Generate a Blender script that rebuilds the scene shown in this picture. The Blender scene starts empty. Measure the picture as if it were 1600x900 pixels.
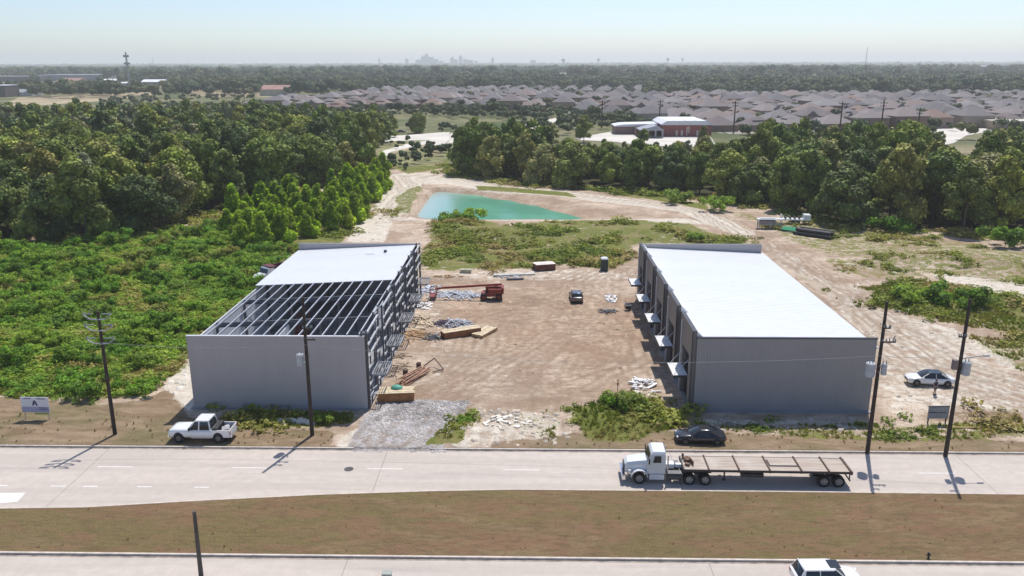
import bpy, math, random
import numpy as np
from mathutils import Vector, Matrix

# ---------------------------------------------------------------- camera, light
scene = bpy.context.scene
COL = scene.collection
FP = 1267.0; HC = 35.0
TH = math.radians(15.56); PS = math.radians(1.21); RO = math.radians(0.14)
vF = Vector((-math.sin(PS)*math.cos(TH), math.cos(PS)*math.cos(TH), -math.sin(TH)))
r0 = Vector((math.cos(PS), math.sin(PS), 0)); u0 = r0.cross(vF)
vR = r0*math.cos(RO) - u0*math.sin(RO); vU = u0*math.cos(RO) + r0*math.sin(RO)
cam = bpy.data.cameras.new('camera'); camo = bpy.data.objects.new('camera', cam); COL.objects.link(camo)
cam.sensor_width = 36; cam.lens = 36*FP/1600; cam.clip_start = 0.5; cam.clip_end = 40000
m = Matrix((vR, vU, -vF)).transposed().to_4x4(); m.translation = (0, 0, HC); camo.matrix_world = m
scene.camera = camo

SUN_EL = 61.0; SUN_AZ = 19.0          # azimuth to the right (east) of +Y
world = bpy.data.worlds.new('World'); scene.world = world; world.use_nodes = True
wn = world.node_tree; bg = wn.nodes['Background']
sky = wn.nodes.new('ShaderNodeTexSky'); sky.sky_type = 'NISHITA'; sky.sun_disc = False
sky.sun_elevation = math.radians(SUN_EL); sky.sun_rotation = math.radians(SUN_AZ)
sky.air_density = 0.78; sky.dust_density = 0.68; sky.ozone_density = 2.9; sky.altitude = 0
wn.links.new(sky.outputs[0], bg.inputs[0]); bg.inputs[1].default_value = 0.148
sl = bpy.data.lights.new('sun', 'SUN'); sl.energy = 4.6; sl.angle = math.radians(0.6); sl.color = (1.0, 0.955, 0.89)
so = bpy.data.objects.new('sun', sl); COL.objects.link(so)
sd = Vector((math.sin(math.radians(SUN_AZ))*math.cos(math.radians(SUN_EL)),
             math.cos(math.radians(SUN_AZ))*math.cos(math.radians(SUN_EL)), math.sin(math.radians(SUN_EL))))
so.rotation_euler = sd.to_track_quat('Z', 'Y').to_euler(); so.location = (0, 0, 200)
scene.view_settings.view_transform = 'Standard'; scene.view_settings.look = 'None'
scene.view_settings.exposure = 0.0; scene.view_settings.gamma = 1
scene.render.engine = 'CYCLES'
scene.cycles.max_bounces = 6; scene.cycles.diffuse_bounces = 2; scene.cycles.glossy_bounces = 2
scene.cycles.transmission_bounces = 2; scene.cycles.volume_bounces = 1; scene.cycles.transparent_max_bounces = 4
scene.cycles.caustics_reflective = False; scene.cycles.caustics_refractive = False
HAZE = 1.45e-4

rnd = random.Random(7)
npr = np.random.RandomState(11)

def at(px, py, z=0.0):
    """photo pixel (1600x900) -> point on the horizontal plane at height z"""
    d = vF*FP + vR*(px-800) - vU*(py-450)
    t = (z-HC)/d.z
    return Vector((d.x*t, d.y*t, z))

# ---------------------------------------------------------------- helpers
def tag(o, label=None, cat=None, group=None, kind=None):
    if label and len(label.split()) > 16: print('LONG', len(label.split()), label)
    if label: o['label'] = label
    if cat: o['category'] = cat
    if group: o['group'] = group
    if kind: o['kind'] = kind
    return o

def thing(name, label, cat, loc=(0, 0, 0), rz=0.0, group=None, scale=1.0):
    o = bpy.data.objects.new(name, None); COL.objects.link(o)
    o.location = loc; o.rotation_euler = (0, 0, rz); o.scale = (scale,)*3 if not isinstance(scale, tuple) else scale
    o.empty_display_size = 0.5
    return tag(o, label, cat, group)

def link(name, me, parent=None, loc=None):
    o = bpy.data.objects.new(name, me); COL.objects.link(o)
    if parent is not None: o.parent = parent
    if loc is not None: o.location = loc
    return o

class MB:
    def __init__(s): s.v = []; s.f = []; s.sm = []
    def add(s, vs, fs, smooth=False):
        n = len(s.v); s.v += [tuple(v) for v in vs]
        for f in fs: s.f.append(tuple(i+n for i in f)); s.sm.append(smooth)
        return s
    def box(s, x0, x1, y0, y1, z0, z1, M=None):
        vs = [Vector(p) for p in ((x0,y0,z0),(x1,y0,z0),(x1,y1,z0),(x0,y1,z0),(x0,y0,z1),(x1,y0,z1),(x1,y1,z1),(x0,y1,z1))]
        if M is not None: vs = [M @ v for v in vs]
        return s.add(vs, [(0,3,2,1),(4,5,6,7),(0,1,5,4),(1,2,6,5),(2,3,7,6),(3,0,4,7)])
    def cbox(s, c, d, rz=0.0, rx=0.0, ry=0.0):
        M = Matrix.Translation(c) @ Matrix.Rotation(rz,4,'Z') @ Matrix.Rotation(ry,4,'Y') @ Matrix.Rotation(rx,4,'X')
        return s.box(-d[0]/2, d[0]/2, -d[1]/2, d[1]/2, -d[2]/2, d[2]/2, M)
    def bar(s, a, b, w, h=None, up=(0,0,1)):
        a = Vector(a); b = Vector(b); h = h or w; d = b-a; L = d.length
        if L < 1e-6: return s
        q = d.normalized(); u = Vector(up)
        if abs(q.dot(u)) > .98: u = Vector((1,0,0))
        sx = q.cross(u).normalized(); uz = sx.cross(q).normalized()
        vs = []
        for p in (a, b):
            for i, j in ((-1,-1),(1,-1),(1,1),(-1,1)): vs.append(p + sx*(i*w/2) + uz*(j*h/2))
        return s.add(vs, [(0,1,2,3),(7,6,5,4),(0,4,5,1),(1,5,6,2),(2,6,7,3),(3,7,4,0)])
    def tube(s, a, b, r0_, r1_=None, n=10, cap=True):
        a = Vector(a); b = Vector(b); r1_ = r0_ if r1_ is None else r1_
        q = (b-a).normalized(); u = Vector((0,0,1)) if abs(q.z) < .9 else Vector((1,0,0))
        x = q.cross(u).normalized(); y = q.cross(x)
        vs = []
        for p, r in ((a, r0_), (b, r1_)):
            for i in range(n):
                t = 2*math.pi*i/n; vs.append(p + x*(r*math.cos(t)) + y*(r*math.sin(t)))
        fs = [(i, (i+1) % n, n+(i+1) % n, n+i) for i in range(n)]
        s.add(vs, fs, True)
        if cap: s.add(vs, [tuple(range(n-1, -1, -1)), tuple(range(n, 2*n))])
        return s
    def loft(s, rings, cap=True, smooth=True):
        n = len(rings[0]); vs = [p for r in rings for p in r]; fs = []
        for k in range(len(rings)-1):
            for i in range(n):
                j = (i+1) % n; fs.append((k*n+i, k*n+j, (k+1)*n+j, (k+1)*n+i))
        s.add(vs, fs, smooth)
        if cap:
            s.add(rings[0], [tuple(range(n))]); s.add(rings[-1], [tuple(range(n-1, -1, -1))])
        return s
    def prism(s, poly, y0, y1):
        """poly in (x,z), extruded along y"""
        n = len(poly); vs = [(x, y0, z) for x, z in poly] + [(x, y1, z) for x, z in poly]
        return s.add(vs, [tuple(range(n)), tuple(range(2*n-1, n-1, -1))] + [(i, n+i, n+(i+1) % n, (i+1) % n) for i in range(n)])
    def mesh(s, name, mat=None):
        me = bpy.data.meshes.new(name); me.from_pydata(s.v, [], s.f); me.update()
        me.polygons.foreach_set('use_smooth', s.sm)
        if mat: me.materials.append(mat)
        return me
    def build(s, name, mat, parent=None, loc=None):
        me = s.mesh(name, mat)
        import bmesh
        bm = bmesh.new(); bm.from_mesh(me); bmesh.ops.recalc_face_normals(bm, faces=bm.faces); bm.to_mesh(me); bm.free()
        return link(name, me, parent, loc)

def fast_mesh(name, V, T, mat, col=None, smooth=False):
    """V (n,3), T (m,3) triangles, col (n,4) point colour attribute"""
    me = bpy.data.meshes.new(name)
    V = np.ascontiguousarray(V, dtype=np.float32); T = np.ascontiguousarray(T, dtype=np.int32)
    me.vertices.add(len(V)); me.vertices.foreach_set('co', V.ravel())
    me.loops.add(len(T)*T.shape[1]); me.loops.foreach_set('vertex_index', T.ravel())
    me.polygons.add(len(T)); me.polygons.foreach_set('loop_start', np.arange(0, len(T)*T.shape[1], T.shape[1], dtype=np.int32))
    if smooth: me.polygons.foreach_set('use_smooth', np.ones(len(T), dtype=bool))
    me.update(calc_edges=True)
    if col is not None:
        a = me.color_attributes.new('tone', 'FLOAT_COLOR', 'POINT')
        a.data.foreach_set('color', np.ascontiguousarray(col, dtype=np.float32).ravel())
    me.materials.append(mat)
    return me

# ---------------------------------------------------------------- materials
class NT:
    def __init__(s, name):
        s.m = bpy.data.materials.new(name); s.m.use_nodes = True; s.t = s.m.node_tree
        s.b = s.t.nodes['Principled BSDF']
    def n(s, typ, **k):
        x = s.t.nodes.new(typ)
        for a, b in k.items(): setattr(x, a, b)
        return x
    def l(s, a, b): s.t.links.new(a, b)
    def pos(s, scale=(1,1,1), obj=False):
        g = s.n('ShaderNodeTexCoord').outputs['Object'] if obj else s.n('ShaderNodeNewGeometry').outputs['Position']
        mp = s.n('ShaderNodeMapping'); mp.inputs['Scale'].default_value = scale; s.l(g, mp.inputs[0]); return mp.outputs[0]
    def noise(s, scale, vec, detail=4, rough=.6, dist=0):
        x = s.n('ShaderNodeTexNoise'); x.inputs['Scale'].default_value = scale; x.inputs['Detail'].default_value = detail
        x.inputs['Roughness'].default_value = rough; x.inputs['Distortion'].default_value = dist; s.l(vec, x.inputs['Vector']); return x.outputs[0]
    def val(s, x, sock):
        if isinstance(x, (int, float)): sock.default_value = x
        elif isinstance(x, tuple): sock.default_value = (*x, 1) if len(x) == 3 else x
        else: s.l(x, sock)
    def mix(s, f, a, b, mode='MIX'):
        x = s.n('ShaderNodeMix', data_type='RGBA', blend_type=mode)
        s.val(f, x.inputs[0]); s.val(a, x.inputs[6]); s.val(b, x.inputs[7]); return x.outputs[2]
    def math(s, op, a, b=0.0, clamp=False):
        x = s.n('ShaderNodeMath', operation=op, use_clamp=clamp); s.val(a, x.inputs[0]); s.val(b, x.inputs[1]); return x.outputs[0]
    def step(s, v, lo, hi):
        x = s.n('ShaderNodeMapRange', interpolation_type='SMOOTHSTEP'); s.val(v, x.inputs[0])
        x.inputs[1].default_value = lo; x.inputs[2].default_value = hi; return x.outputs[0]
    def bump(s, h, strength=.3, dist=.05):
        x = s.n('ShaderNodeBump'); x.inputs['Strength'].default_value = strength; x.inputs['Distance'].default_value = dist
        s.l(h, x.inputs['Height']); s.l(x.outputs[0], s.b.inputs['Normal'])

_M = {}
def M(name, col, rough=.6, var=.12, scale=1.5, metal=0.0, bump=0.0, spec=.4, obj=True, dirt=None):
    if name in _M: return _M[name]
    t = NT(name); p = t.pos(obj=obj)
    n1 = t.noise(scale, p, 5)
    lo = tuple(c*(1-var) for c in col); hi = tuple(min(1, c*(1+var)) for c in col)
    c = t.mix(t.step(n1, .3, .7), lo, hi)
    if dirt:
        n2 = t.noise(scale*.4, p, 4, .7); c = t.mix(t.math('MULTIPLY', t.step(n2, .5, .75), .55), c, dirt)
    t.l(c, t.b.inputs['Base Color']); t.b.inputs['Roughness'].default_value = rough
    t.b.inputs['Metallic'].default_value = metal; t.b.inputs['Specular IOR Level'].default_value = spec
    if bump: t.bump(n1, bump, .03)
    _M[name] = t.m; return t.m

def leaf_mat(name, use_obj=True, ramp=None, transl=.25):
    t = NT(name)
    at_ = t.n('ShaderNodeVertexColor'); at_.layer_name = 'tone'
    sep = t.n('ShaderNodeSeparateColor'); t.l(at_.outputs[0], sep.inputs[0])
    if use_obj:
        oi = t.n('ShaderNodeObjectInfo'); tree = oi.outputs['Random']
    else: tree = sep.outputs[0]
    cr = t.n('ShaderNodeValToRGB'); e = cr.color_ramp; e.interpolation = 'LINEAR'
    ramp = ramp or [(0, (.085,.125,.035)), (.18, (.17,.235,.038)), (.36, (.25,.30,.045)), (.48, (.10,.15,.045)), (.64, (.31,.335,.055)), (.74, (.15,.20,.04)), (.88, (.36,.33,.08)), (1, (.28,.285,.155))]
    e.elements[0].position = ramp[0][0]; e.elements[0].color = (*ramp[0][1], 1)
    e.elements[1].position = ramp[-1][0]; e.elements[1].color = (*ramp[-1][1], 1)
    for p_, c_ in ramp[1:-1]:
        x = e.elements.new(p_); x.color = (*c_, 1)
    t.l(tree, cr.inputs[0])
    lf = t.math('ADD', t.math('MULTIPLY', sep.outputs[1], 1.1), .45)
    cl = t.math('ADD', t.math('MULTIPLY', sep.outputs[2], .6), .7)
    mul = t.math('MULTIPLY', lf, cl)
    cb = t.n('ShaderNodeCombineColor'); t.l(mul, cb.inputs[0]); t.l(mul, cb.inputs[1]); t.l(t.math('MULTIPLY', mul, .95), cb.inputs[2])
    c = t.mix(1.0, cr.outputs[0], cb.outputs[0], 'MULTIPLY')
    t.b.inputs['Roughness'].default_value = .7; t.b.inputs['Specular IOR Level'].default_value = .25
    t.l(c, t.b.inputs['Base Color'])
    tr = t.n('ShaderNodeBsdfTranslucent'); c2 = t.mix(1.0, c, (1.3, 1.35, .6), 'MULTIPLY'); t.l(c2, tr.inputs[0])
    ms = t.n('ShaderNodeMixShader'); ms.inputs[0].default_value = transl
    out = t.t.nodes['Material Output']; t.l(t.b.outputs[0], ms.inputs[1]); t.l(tr.outputs[0], ms.inputs[2]); t.l(ms.outputs[0], out.inputs[0])
    return t.m

# ground -----------------------------------------------------------------
def ground_material():
    t = NT('ground_soil')
    a = t.n('ShaderNodeVertexColor'); a.layer_name = 'zone_a'; sa = t.n('ShaderNodeSeparateColor'); t.l(a.outputs[0], sa.inputs[0])
    b = t.n('ShaderNodeVertexColor'); b.layer_name = 'zone_b'; sb = t.n('ShaderNodeSeparateColor'); t.l(b.outputs[0], sb.inputs[0])
    p = t.pos()
    nL = t.noise(.12, p, 5, .65, .6); nM = t.noise(.7, p, 6, .7, .4); nS = t.noise(4.5, p, 5, .7); nF = t.noise(.018, p, 5, .6)
    nx = t.noise(.5, t.pos((.35, 1.1, 1)), 6, .72, 1.2)
    j = t.math('ADD', t.math('MULTIPLY', t.math('SUBTRACT', nM, .5), 1.5), t.math('MULTIPLY', t.math('SUBTRACT', nS, .5), 1.0))
    def m(w, lo=.42, hi=.6, k=1.0): return t.step(t.math('ADD', w, t.math('MULTIPLY', j, k)), lo, hi)
    soil = t.mix(t.step(nx, .3, .7), (.45,.345,.26), (.66,.545,.43))
    soil = t.mix(t.math('MULTIPLY', t.step(nS, .45, .75), .35), soil, (.64,.56,.47))
    soil = t.mix(t.math('MULTIPLY', t.step(nL, .42, .6), .75), soil, (.33,.235,.17))
    red = t.mix(t.step(nx, .25, .7), (.36,.24,.165), (.66,.52,.39))
    sw = t.noise(.28, t.pos((1, .8, 1)), 6, .6, 3.2); ln_ = t.step(t.math('ABSOLUTE', t.math('SUBTRACT', sw, .5)), .035, .0)
    soil = t.mix(t.math('MULTIPLY', ln_, .5), soil, (.30,.215,.15))
    sw2 = t.noise(.9, t.pos((.5, 1.2, 1)), 6, .78, 1.5); dk_ = t.step(sw2, .5, .66)
    red = t.mix(t.math('MULTIPLY', ln_, .6), red, (.24,.15,.10))
    soil = t.mix(t.math('MULTIPLY', dk_, .8), soil, (.31,.225,.165)); red = t.mix(t.math('MULTIPLY', dk_, .8), red, (.27,.18,.13))
    red = t.mix(t.math('MULTIPLY', t.step(nL, .5, .64), .7), red, (.34,.225,.155))
    c = t.mix(t.math('MULTIPLY', m(sb.outputs[2], .3, .7), .92), soil, red)
    sand = t.mix(t.step(nM, .35, .7), (.56,.49,.40), (.72,.66,.57))
    sand = t.mix(t.math('MULTIPLY', dk_, .55), sand, (.40,.33,.25))
    c = t.mix(m(sa.outputs[2]), c, sand)
    vx = t.n('ShaderNodeTexVoronoi'); vx.inputs['Scale'].default_value = 5.0; t.l(p, vx.inputs['Vector'])
    grav = t.mix(vx.outputs['Color'], (.28,.26,.26), (.50,.47,.46), 'MIX')
    gv = t.n('ShaderNodeSeparateColor'); t.l(vx.outputs['Color'], gv.inputs[0])
    grav = t.mix(gv.outputs[0], (.26,.245,.24), (.55,.52,.51))
    c = t.mix(m(sb.outputs[0], .4, .6, .6), c, grav)
    dry = t.mix(t.step(nx, .3, .7), (.20,.14,.085), (.34,.25,.165))
    dry = t.mix(t.math('MULTIPLY', t.step(nL, .45, .65), .6), dry, (.135,.13,.055))
    c = t.mix(m(sa.outputs[1], .42, .62, .8), c, dry)
    grn = t.mix(t.step(nM, .3, .7), (.10,.125,.026), (.20,.205,.055))
    grn = t.mix(t.math('MULTIPLY', t.step(nL, .48, .62), .7), grn, (.255,.21,.095))
    c = t.mix(m(sa.outputs[0], .42, .58, 1.1), c, grn)
    far = t.mix(t.step(nF, .35, .62), (.085,.11,.045), (.20,.19,.10))
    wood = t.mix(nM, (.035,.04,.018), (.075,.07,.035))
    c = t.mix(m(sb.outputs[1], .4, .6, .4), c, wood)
    al = t.n('ShaderNodeVertexColor'); al.layer_name = 'zone_a'
    c = t.mix(al.outputs['Alpha'], c, far)
    tr = t.n('ShaderNodeVertexColor'); tr.layer_name = 'zone_b'
    c = t.mix(t.math('MULTIPLY', tr.outputs['Alpha'], t.step(nM, .28, .52)), c, (.255,.18,.125))
    t.l(c, t.b.inputs['Base Color']); t.b.inputs['Roughness'].default_value = .95; t.b.inputs['Specular IOR Level'].default_value = .1
    hb = t.math('ADD', nM, t.math('MULTIPLY', nS, .5)); t.bump(hb, .9, .25)
    return t.m

def grass_material(name, d1, d2, g1):
    t = NT(name); p = t.pos(); ps = t.pos((.3, 1.0, 1))
    nx = t.noise(.55, ps, 6, .7, .8); nL = t.noise(.11, t.pos((.4, 1, 1)), 4, .6, .5); nS = t.noise(7, p, 4, .7)
    c = t.mix(t.step(nx, .3, .72), d1, d2); c = t.mix(t.math('MULTIPLY', t.step(nL, .42, .56), .85), c, g1)
    c = t.mix(t.math('MULTIPLY', t.step(nS, .45, .7), .45), c, (.33,.25,.15))
    nR = t.noise(.3, t.pos((.5, 1.3, 1)), 5, .75, 1.0); c = t.mix(t.math('MULTIPLY', t.step(nR, .46, .6), .7), c, (.225,.13,.08))
    nD = t.noise(2.2, t.pos((.4, 1.5, 1)), 6, .8); c = t.mix(t.math('MULTIPLY', t.step(nD, .45, .62), .6), c, (.115,.085,.045))
    t.l(c, t.b.inputs['Base Color']); t.b.inputs['Roughness'].default_value = .95; t.b.inputs['Specular IOR Level'].default_value = .1
    t.bump(t.math('ADD', nS, nx), .8, .12); return t.m

def concrete_material(name, base=(.53,.465,.41), joint=4.6, seam_axis=True):
    t = NT(name); p = t.pos()
    nS = t.noise(9, p, 5, .7); nL = t.noise(.25, t.pos((.12, 1.6, 1)), 5, .6, .4); nM = t.noise(1.2, p, 5, .6)
    c = t.mix(t.step(nM, .3, .7), tuple(x*.94 for x in base), tuple(x*1.05 for x in base))
    c = t.mix(t.math('MULTIPLY', t.step(nL, .44, .62), .5), c, tuple(x*.80 for x in base))
    nW = t.noise(.6, t.pos((.06, 1.1, 1)), 4, .7, .3); c = t.mix(t.math('MULTIPLY', t.step(nW, .54, .66), .35), c, (.36,.32,.30))
    c = t.mix(t.math('MULTIPLY', t.step(nS, .55, .8), .25), c, tuple(x*.75 for x in base))
    sx = t.n('ShaderNodeSeparateXYZ'); t.l(p, sx.inputs[0])
    fx = t.math('ABSOLUTE', t.math('SUBTRACT', t.math('FRACT', t.math('DIVIDE', sx.outputs[0], 26.3)), .5))
    jx = t.math('LESS_THAN', fx, .0016)
    fj = t.math('ABSOLUTE', t.math('SUBTRACT', t.math('FRACT', t.math('DIVIDE', t.math('ADD', sx.outputs[0], 1.3), joint)), .5))
    j2 = t.math('MULTIPLY', t.math('LESS_THAN', fj, .004), .06)
    c = t.mix(t.math('MAXIMUM', t.math('MULTIPLY', jx, .4), j2), c, (.12,.10,.09))
    vo = t.n('ShaderNodeTexVoronoi'); vo.feature = 'DISTANCE_TO_EDGE'; vo.inputs['Scale'].default_value = .16; 
    dn = t.n('ShaderNodeTexNoise'); dn.inputs['Scale'].default_value = .9; t.l(p, dn.inputs['Vector'])
    t.l(t.mix(.16, p, dn.outputs['Color'], 'ADD'), vo.inputs['Vector'])
    c = t.mix(t.math('MULTIPLY', t.math('LESS_THAN', vo.outputs['Distance'], .003), .10), c, (.2,.17,.15))
    t.l(c, t.b.inputs['Base Color']); t.b.inputs['Roughness'].default_value = .85; t.b.inputs['Specular IOR Level'].default_value = .25
    t.bump(nS, .25, .01); return t.m

def panel_material(name, col, pitch=.3, axis=0, rough=.45, metal=0.0, seam=.0, bump=.5):
    t = NT(name); p = t.pos(); sx = t.n('ShaderNodeSeparateXYZ'); t.l(p, sx.inputs[0])
    f = t.math('FRACT', t.math('DIVIDE', sx.outputs[axis], pitch))
    rib = t.step(t.math('ABSOLUTE', t.math('SUBTRACT', f, .5)), .36, .48)
    nM = t.noise(.5, p, 4, .6); nS = t.noise(.9, t.pos((1, 1, .15)), 4, .6)
    pan = t.n('ShaderNodeTexWhiteNoise', noise_dimensions='1D'); t.l(t.math('FLOOR', t.math('DIVIDE', sx.outputs[axis], pitch*3)), pan.inputs['W'])
    c = t.mix(nM, tuple(x*.93 for x in col), tuple(min(.9, x*1.06) for x in col))
    c = t.mix(t.math('MULTIPLY', t.step(nS, .5, .8), .25), c, tuple(x*.82 for x in col))
    c = t.mix(t.math('MULTIPLY', pan.outputs[0], .12), c, tuple(x*.75 for x in col))
    c = t.mix(t.math('MULTIPLY', rib, seam), c, tuple(x*.5 for x in col))
    t.l(c, t.b.inputs['Base Color']); t.b.inputs['Roughness'].default_value = rough; t.b.inputs['Metallic'].default_value = metal
    t.bump(rib, bump, .03); return t.m

def glass_dark(name='dark_glass', col=(.02,.025,.03)):
    if name in _M: return _M[name]
    t = NT(name); t.b.inputs['Base Color'].default_value = (*col, 1); t.b.inputs['Roughness'].default_value = .06
    t.b.inputs['Specular IOR Level'].default_value = .8; _M[name] = t.m; return t.m

GROUND_M = ground_material()
MEDIAN_M = grass_material('mown_dry_grass', (.155,.104,.055), (.255,.175,.098), (.155,.125,.05))
ROAD_M = concrete_material('road_concrete')
KERB_M = M('kerb_concrete', (.56,.49,.43), .85, .15, 2.0, obj=False)
PAINT_M = M('road_paint', (.78,.77,.74), .7, .1, 3.0, obj=False, dirt=(.55,.5,.46))
BLACK = M('black_rubber', (.015,.015,.016), .8, .2)
RIM = M('alloy_rim', (.45,.46,.48), .35, .1, metal=.7)
GLASS = glass_dark()
STEEL = M('grey_primed_steel', (.10,.11,.135), .55, .2)
GALV = M('galvanised_steel', (.55,.57,.60), .4, .12, metal=.35)
WOOD = M('raw_lumber', (.46,.29,.15), .8, .25, 2.5, dirt=(.25,.15,.08))
PALEWOOD = M('pale_lumber', (.60,.49,.34), .8, .2, 2.5)
POLEWOOD = M('creosoted_pole_wood', (.045,.034,.028), .85, .3, 2.0)
WHITE = M('white_paint', (.78,.79,.80), .3, .04, spec=.5)
RED = M('red_machine_paint', (.25,.04,.03), .45, .2, 1.5, dirt=(.25,.12,.08))

# ---------------------------------------------------------------- numeric helpers
def lattice(x, y, s, seed):
    """smooth value noise in [0,1]"""
    r = np.random.RandomState(seed).rand(64, 64)
    u = x/s; v = y/s; i = np.floor(u).astype(int); j = np.floor(v).astype(int); fu = u-i; fv = v-j
    fu = fu*fu*(3-2*fu); fv = fv*fv*(3-2*fv)
    g = lambda a, b: r[a % 64, b % 64]
    return (g(i, j)*(1-fu)+g(i+1, j)*fu)*(1-fv)+(g(i, j+1)*(1-fu)+g(i+1, j+1)*fu)*fv

def fbm(x, y, s, seed, o=4):
    t = 0; a = 1; w = 0
    for k in range(o):
        t = t+a*lattice(x+17*k, y+31*k, s/(2**k), seed+k); w += a; a *= .5
    return t/w

def sdist(poly, x, y):
    """signed distance, positive inside"""
    P_ = np.array([(p[0], p[1]) for p in poly]); n = len(P_); ins = np.zeros(x.shape, bool); dm = np.full(x.shape, 1e9)
    for k in range(n):
        ax, ay = P_[k]; bx, by = P_[(k+1) % n]
        if ay != by:
            c = ((ay > y) != (by > y)) & (x < (bx-ax)*(y-ay)/(by-ay)+ax); ins ^= c
        dx, dy = bx-ax, by-ay; L = dx*dx+dy*dy+1e-9
        t = np.clip(((x-ax)*dx+(y-ay)*dy)/L, 0, 1); dm = np.minimum(dm, np.hypot(x-ax-t*dx, y-ay-t*dy))
    return np.where(ins, dm, -dm)

def pix(*pts): return [tuple(at(x, y)[:2]) for x, y in pts]
def soft(d, w): return np.clip(.5+d/(2*w), 0, 1)

def inside(poly, x, y):
    return sdist(poly, np.array([x]), np.array([y]))[0] > 0

# ---------------------------------------------------------------- zones (world outlines)
Z_GREEN = [
  (pix((-160,385),(0,378),(120,382),(250,382),(340,350),(430,320),(520,300),(600,282),(607,296),(560,345),(535,378),(478,392),(445,402),(415,432),(398,452),(330,520),(290,556),(268,590),(215,622),(150,628),(60,622),(-100,616)), 1.6, 1.0),
  (pix((664,372),(682,350),(700,334),(742,334),(770,348),(800,352),(850,345),(905,343),(1000,343),(1075,350),(1110,364),(1180,372),(1180,384),(990,384),(984,408),(950,418),(870,416),(800,420),(760,421),(664,424)), 1.2, .68),
  (pix((1130,322),(1225,345),(1330,352),(1600,392),(1700,400),(1700,450),(1600,448),(1480,432),(1400,424),(1300,402),(1215,372),(1160,345)), 2.0, .52),
  (pix((1280,402),(1400,410),(1460,432),(1440,441),(1360,436),(1300,425)), 1.5, .5),
  (pix((1345,452),(1420,432),(1500,444),(1600,470),(1700,500),(1700,545),(1600,530),(1500,508),(1420,492),(1360,478)), 1.5, .86),
  (pix((1500,520),(1600,530),(1650,560),(1600,585),(1540,555)), 1.2, .5),
  (pix((345,655),(400,638),(470,640),(545,645),(552,660),(500,672),(370,672)), 1.0, .85),
  (pix((668,694),(700,660),(735,638),(750,642),(745,664),(712,692)), .5, .95),
  (pix((893,640),(940,628),(985,612),(1045,640),(1075,662),(1045,676),(990,690),(930,690),(900,665)), .7, 1.0),
  (pix((1075,655),(1200,662),(1330,660),(1400,668),(1590,650),(1700,660),(1700,690),(1500,690),(1280,692),(1200,684),(1080,672)), .8, .52),
  (pix((790,650),(870,640),(880,690),(800,694)), .8, .42),
  (pix((618,306),(650,288),(662,292),(640,330),(612,338)), .9, .62),
  (pix((745,296),(800,300),(900,308),(890,301),(790,292),(740,290)), .6, .85),
  (pix((950,303),(1060,318),(1110,330),(1100,318),(1000,300)), .8, .85),
  (pix((612,262),(640,240),(705,232),(745,205),(700,262),(640,272)), 2, .95),
  (pix((1180,395),(1290,445),(1350,500),(1345,505),(1280,455),(1185,402)), .7, .35),
]
Z_DRY = [
  (pix((-200,620),(0,622),(150,630),(230,622),(262,596),(300,650),(400,668),(520,676),(530,702),(-200,702)), .8, 1.0),
  (pix((760,690),(960,676),(1050,672),(1200,680),(1500,682),(1600,690),(1750,690),(1750,725),(1050,712),(760,704)), .7, .78),
  (pix((440,404),(400,450),(330,520),(292,560),(262,556),(330,470),(385,420)), 1.6, .55),
  (pix((1430,640),(1600,640),(1600,660),(1430,665)), .8, .6),
  (pix((640,400),(700,395),(690,425),(640,425)), .8, .5),
]
Z_SAND = [
  (pix((785,355),(830,352),(855,362),(845,382),(800,388),(780,372)), 1.0, .62), (pix((878,388),(925,386),(940,398),(900,405),(875,398)), .8, .62), (pix((700,352),(780,350),(830,360),(790,372),(730,378)), 1.0, .5), (pix((1000,356),(1060,352),(1090,362),(1030,366)), .8, .55),
  (pix((540,378),(560,345),(605,298),(612,272),(640,268),(700,274),(800,292),(905,300),(1000,312),(1080,324),(1140,344),(1180,366),(1165,374),(1110,352),(1060,330),(960,318),(870,306),(790,302),(700,288),(660,288),(640,330),(615,342),(600,378)), 1.0, 1.0),
  (pix((258,600),(298,560),(330,540),(320,620),(300,640),(268,640)), .6, 1.1),
  (pix((615,338),(1070,341),(1120,352),(1060,349),(900,345),(615,345)), .6, .9),
  (pix((1180,385),(1215,375),(1290,430),(1350,470),(1440,510),(1600,590),(1750,650),(1750,690),(1600,655),(1480,640),(1400,645),(1370,640),(1350,520),(1260,450)), 1.5, .55),
  (pix((1300,440),(1350,445),(1360,480),(1420,495),(1500,515),(1600,560),(1600,585),(1420,520),(1340,475)), 1.2, .6),
  (pix((1450,425),(1600,440),(1700,470),(1600,470),(1480,440)), 1.2, .8),
  (pix((640,470),(700,480),(720,520),(800,560),(860,600),(780,640),(660,625),(600,620),(600,590),(640,560)), 2.5, .38),
  (pix((745,640),(870,650),(890,700),(700,702),(730,660)), 1.0, .62),
  (pix((1100,655),(1330,655),(1320,664),(1110,664)), .5, .6),
  (pix((520,690),(560,668),(590,645),(560,702),(525,704)), .5, .8),
  (pix((400,688),(440,672),(500,676),(440,690)), .4, .6),
  (pix((670,425),(870,420),(990,424),(985,436),(800,440),(670,440)), 1.0, .5),
]
Z_DAMP = [(pix((755,470),(800,455),(860,460),(880,480),(850,500),(790,530),(765,520)), 2.5, 1.0), (pix((850,520),(900,505),(960,515),(965,545),(900,560),(860,545)), 2.5, .9),
  (pix((690,548),(750,540),(775,552),(740,568),(695,562)), 1.5, .9), (pix((780,604),(830,594),(900,600),(990,625),(900,640),(800,625)), 1.5, .8), (pix((655,432),(700,428),(780,434),(770,446),(660,446)), 1.2, .9),
  (pix((1310,560),(1370,545),(1375,600),(1372,640),(1360,640)), 1, .5), (pix((1200,395),(1225,392),(1350,500),(1300,470)), 1, .5)]
Z_GRAVEL = [(pix((592,632),(640,626),(735,626),(715,660),(690,706),(540,706),(560,668)), .5, 1.0)]
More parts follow.
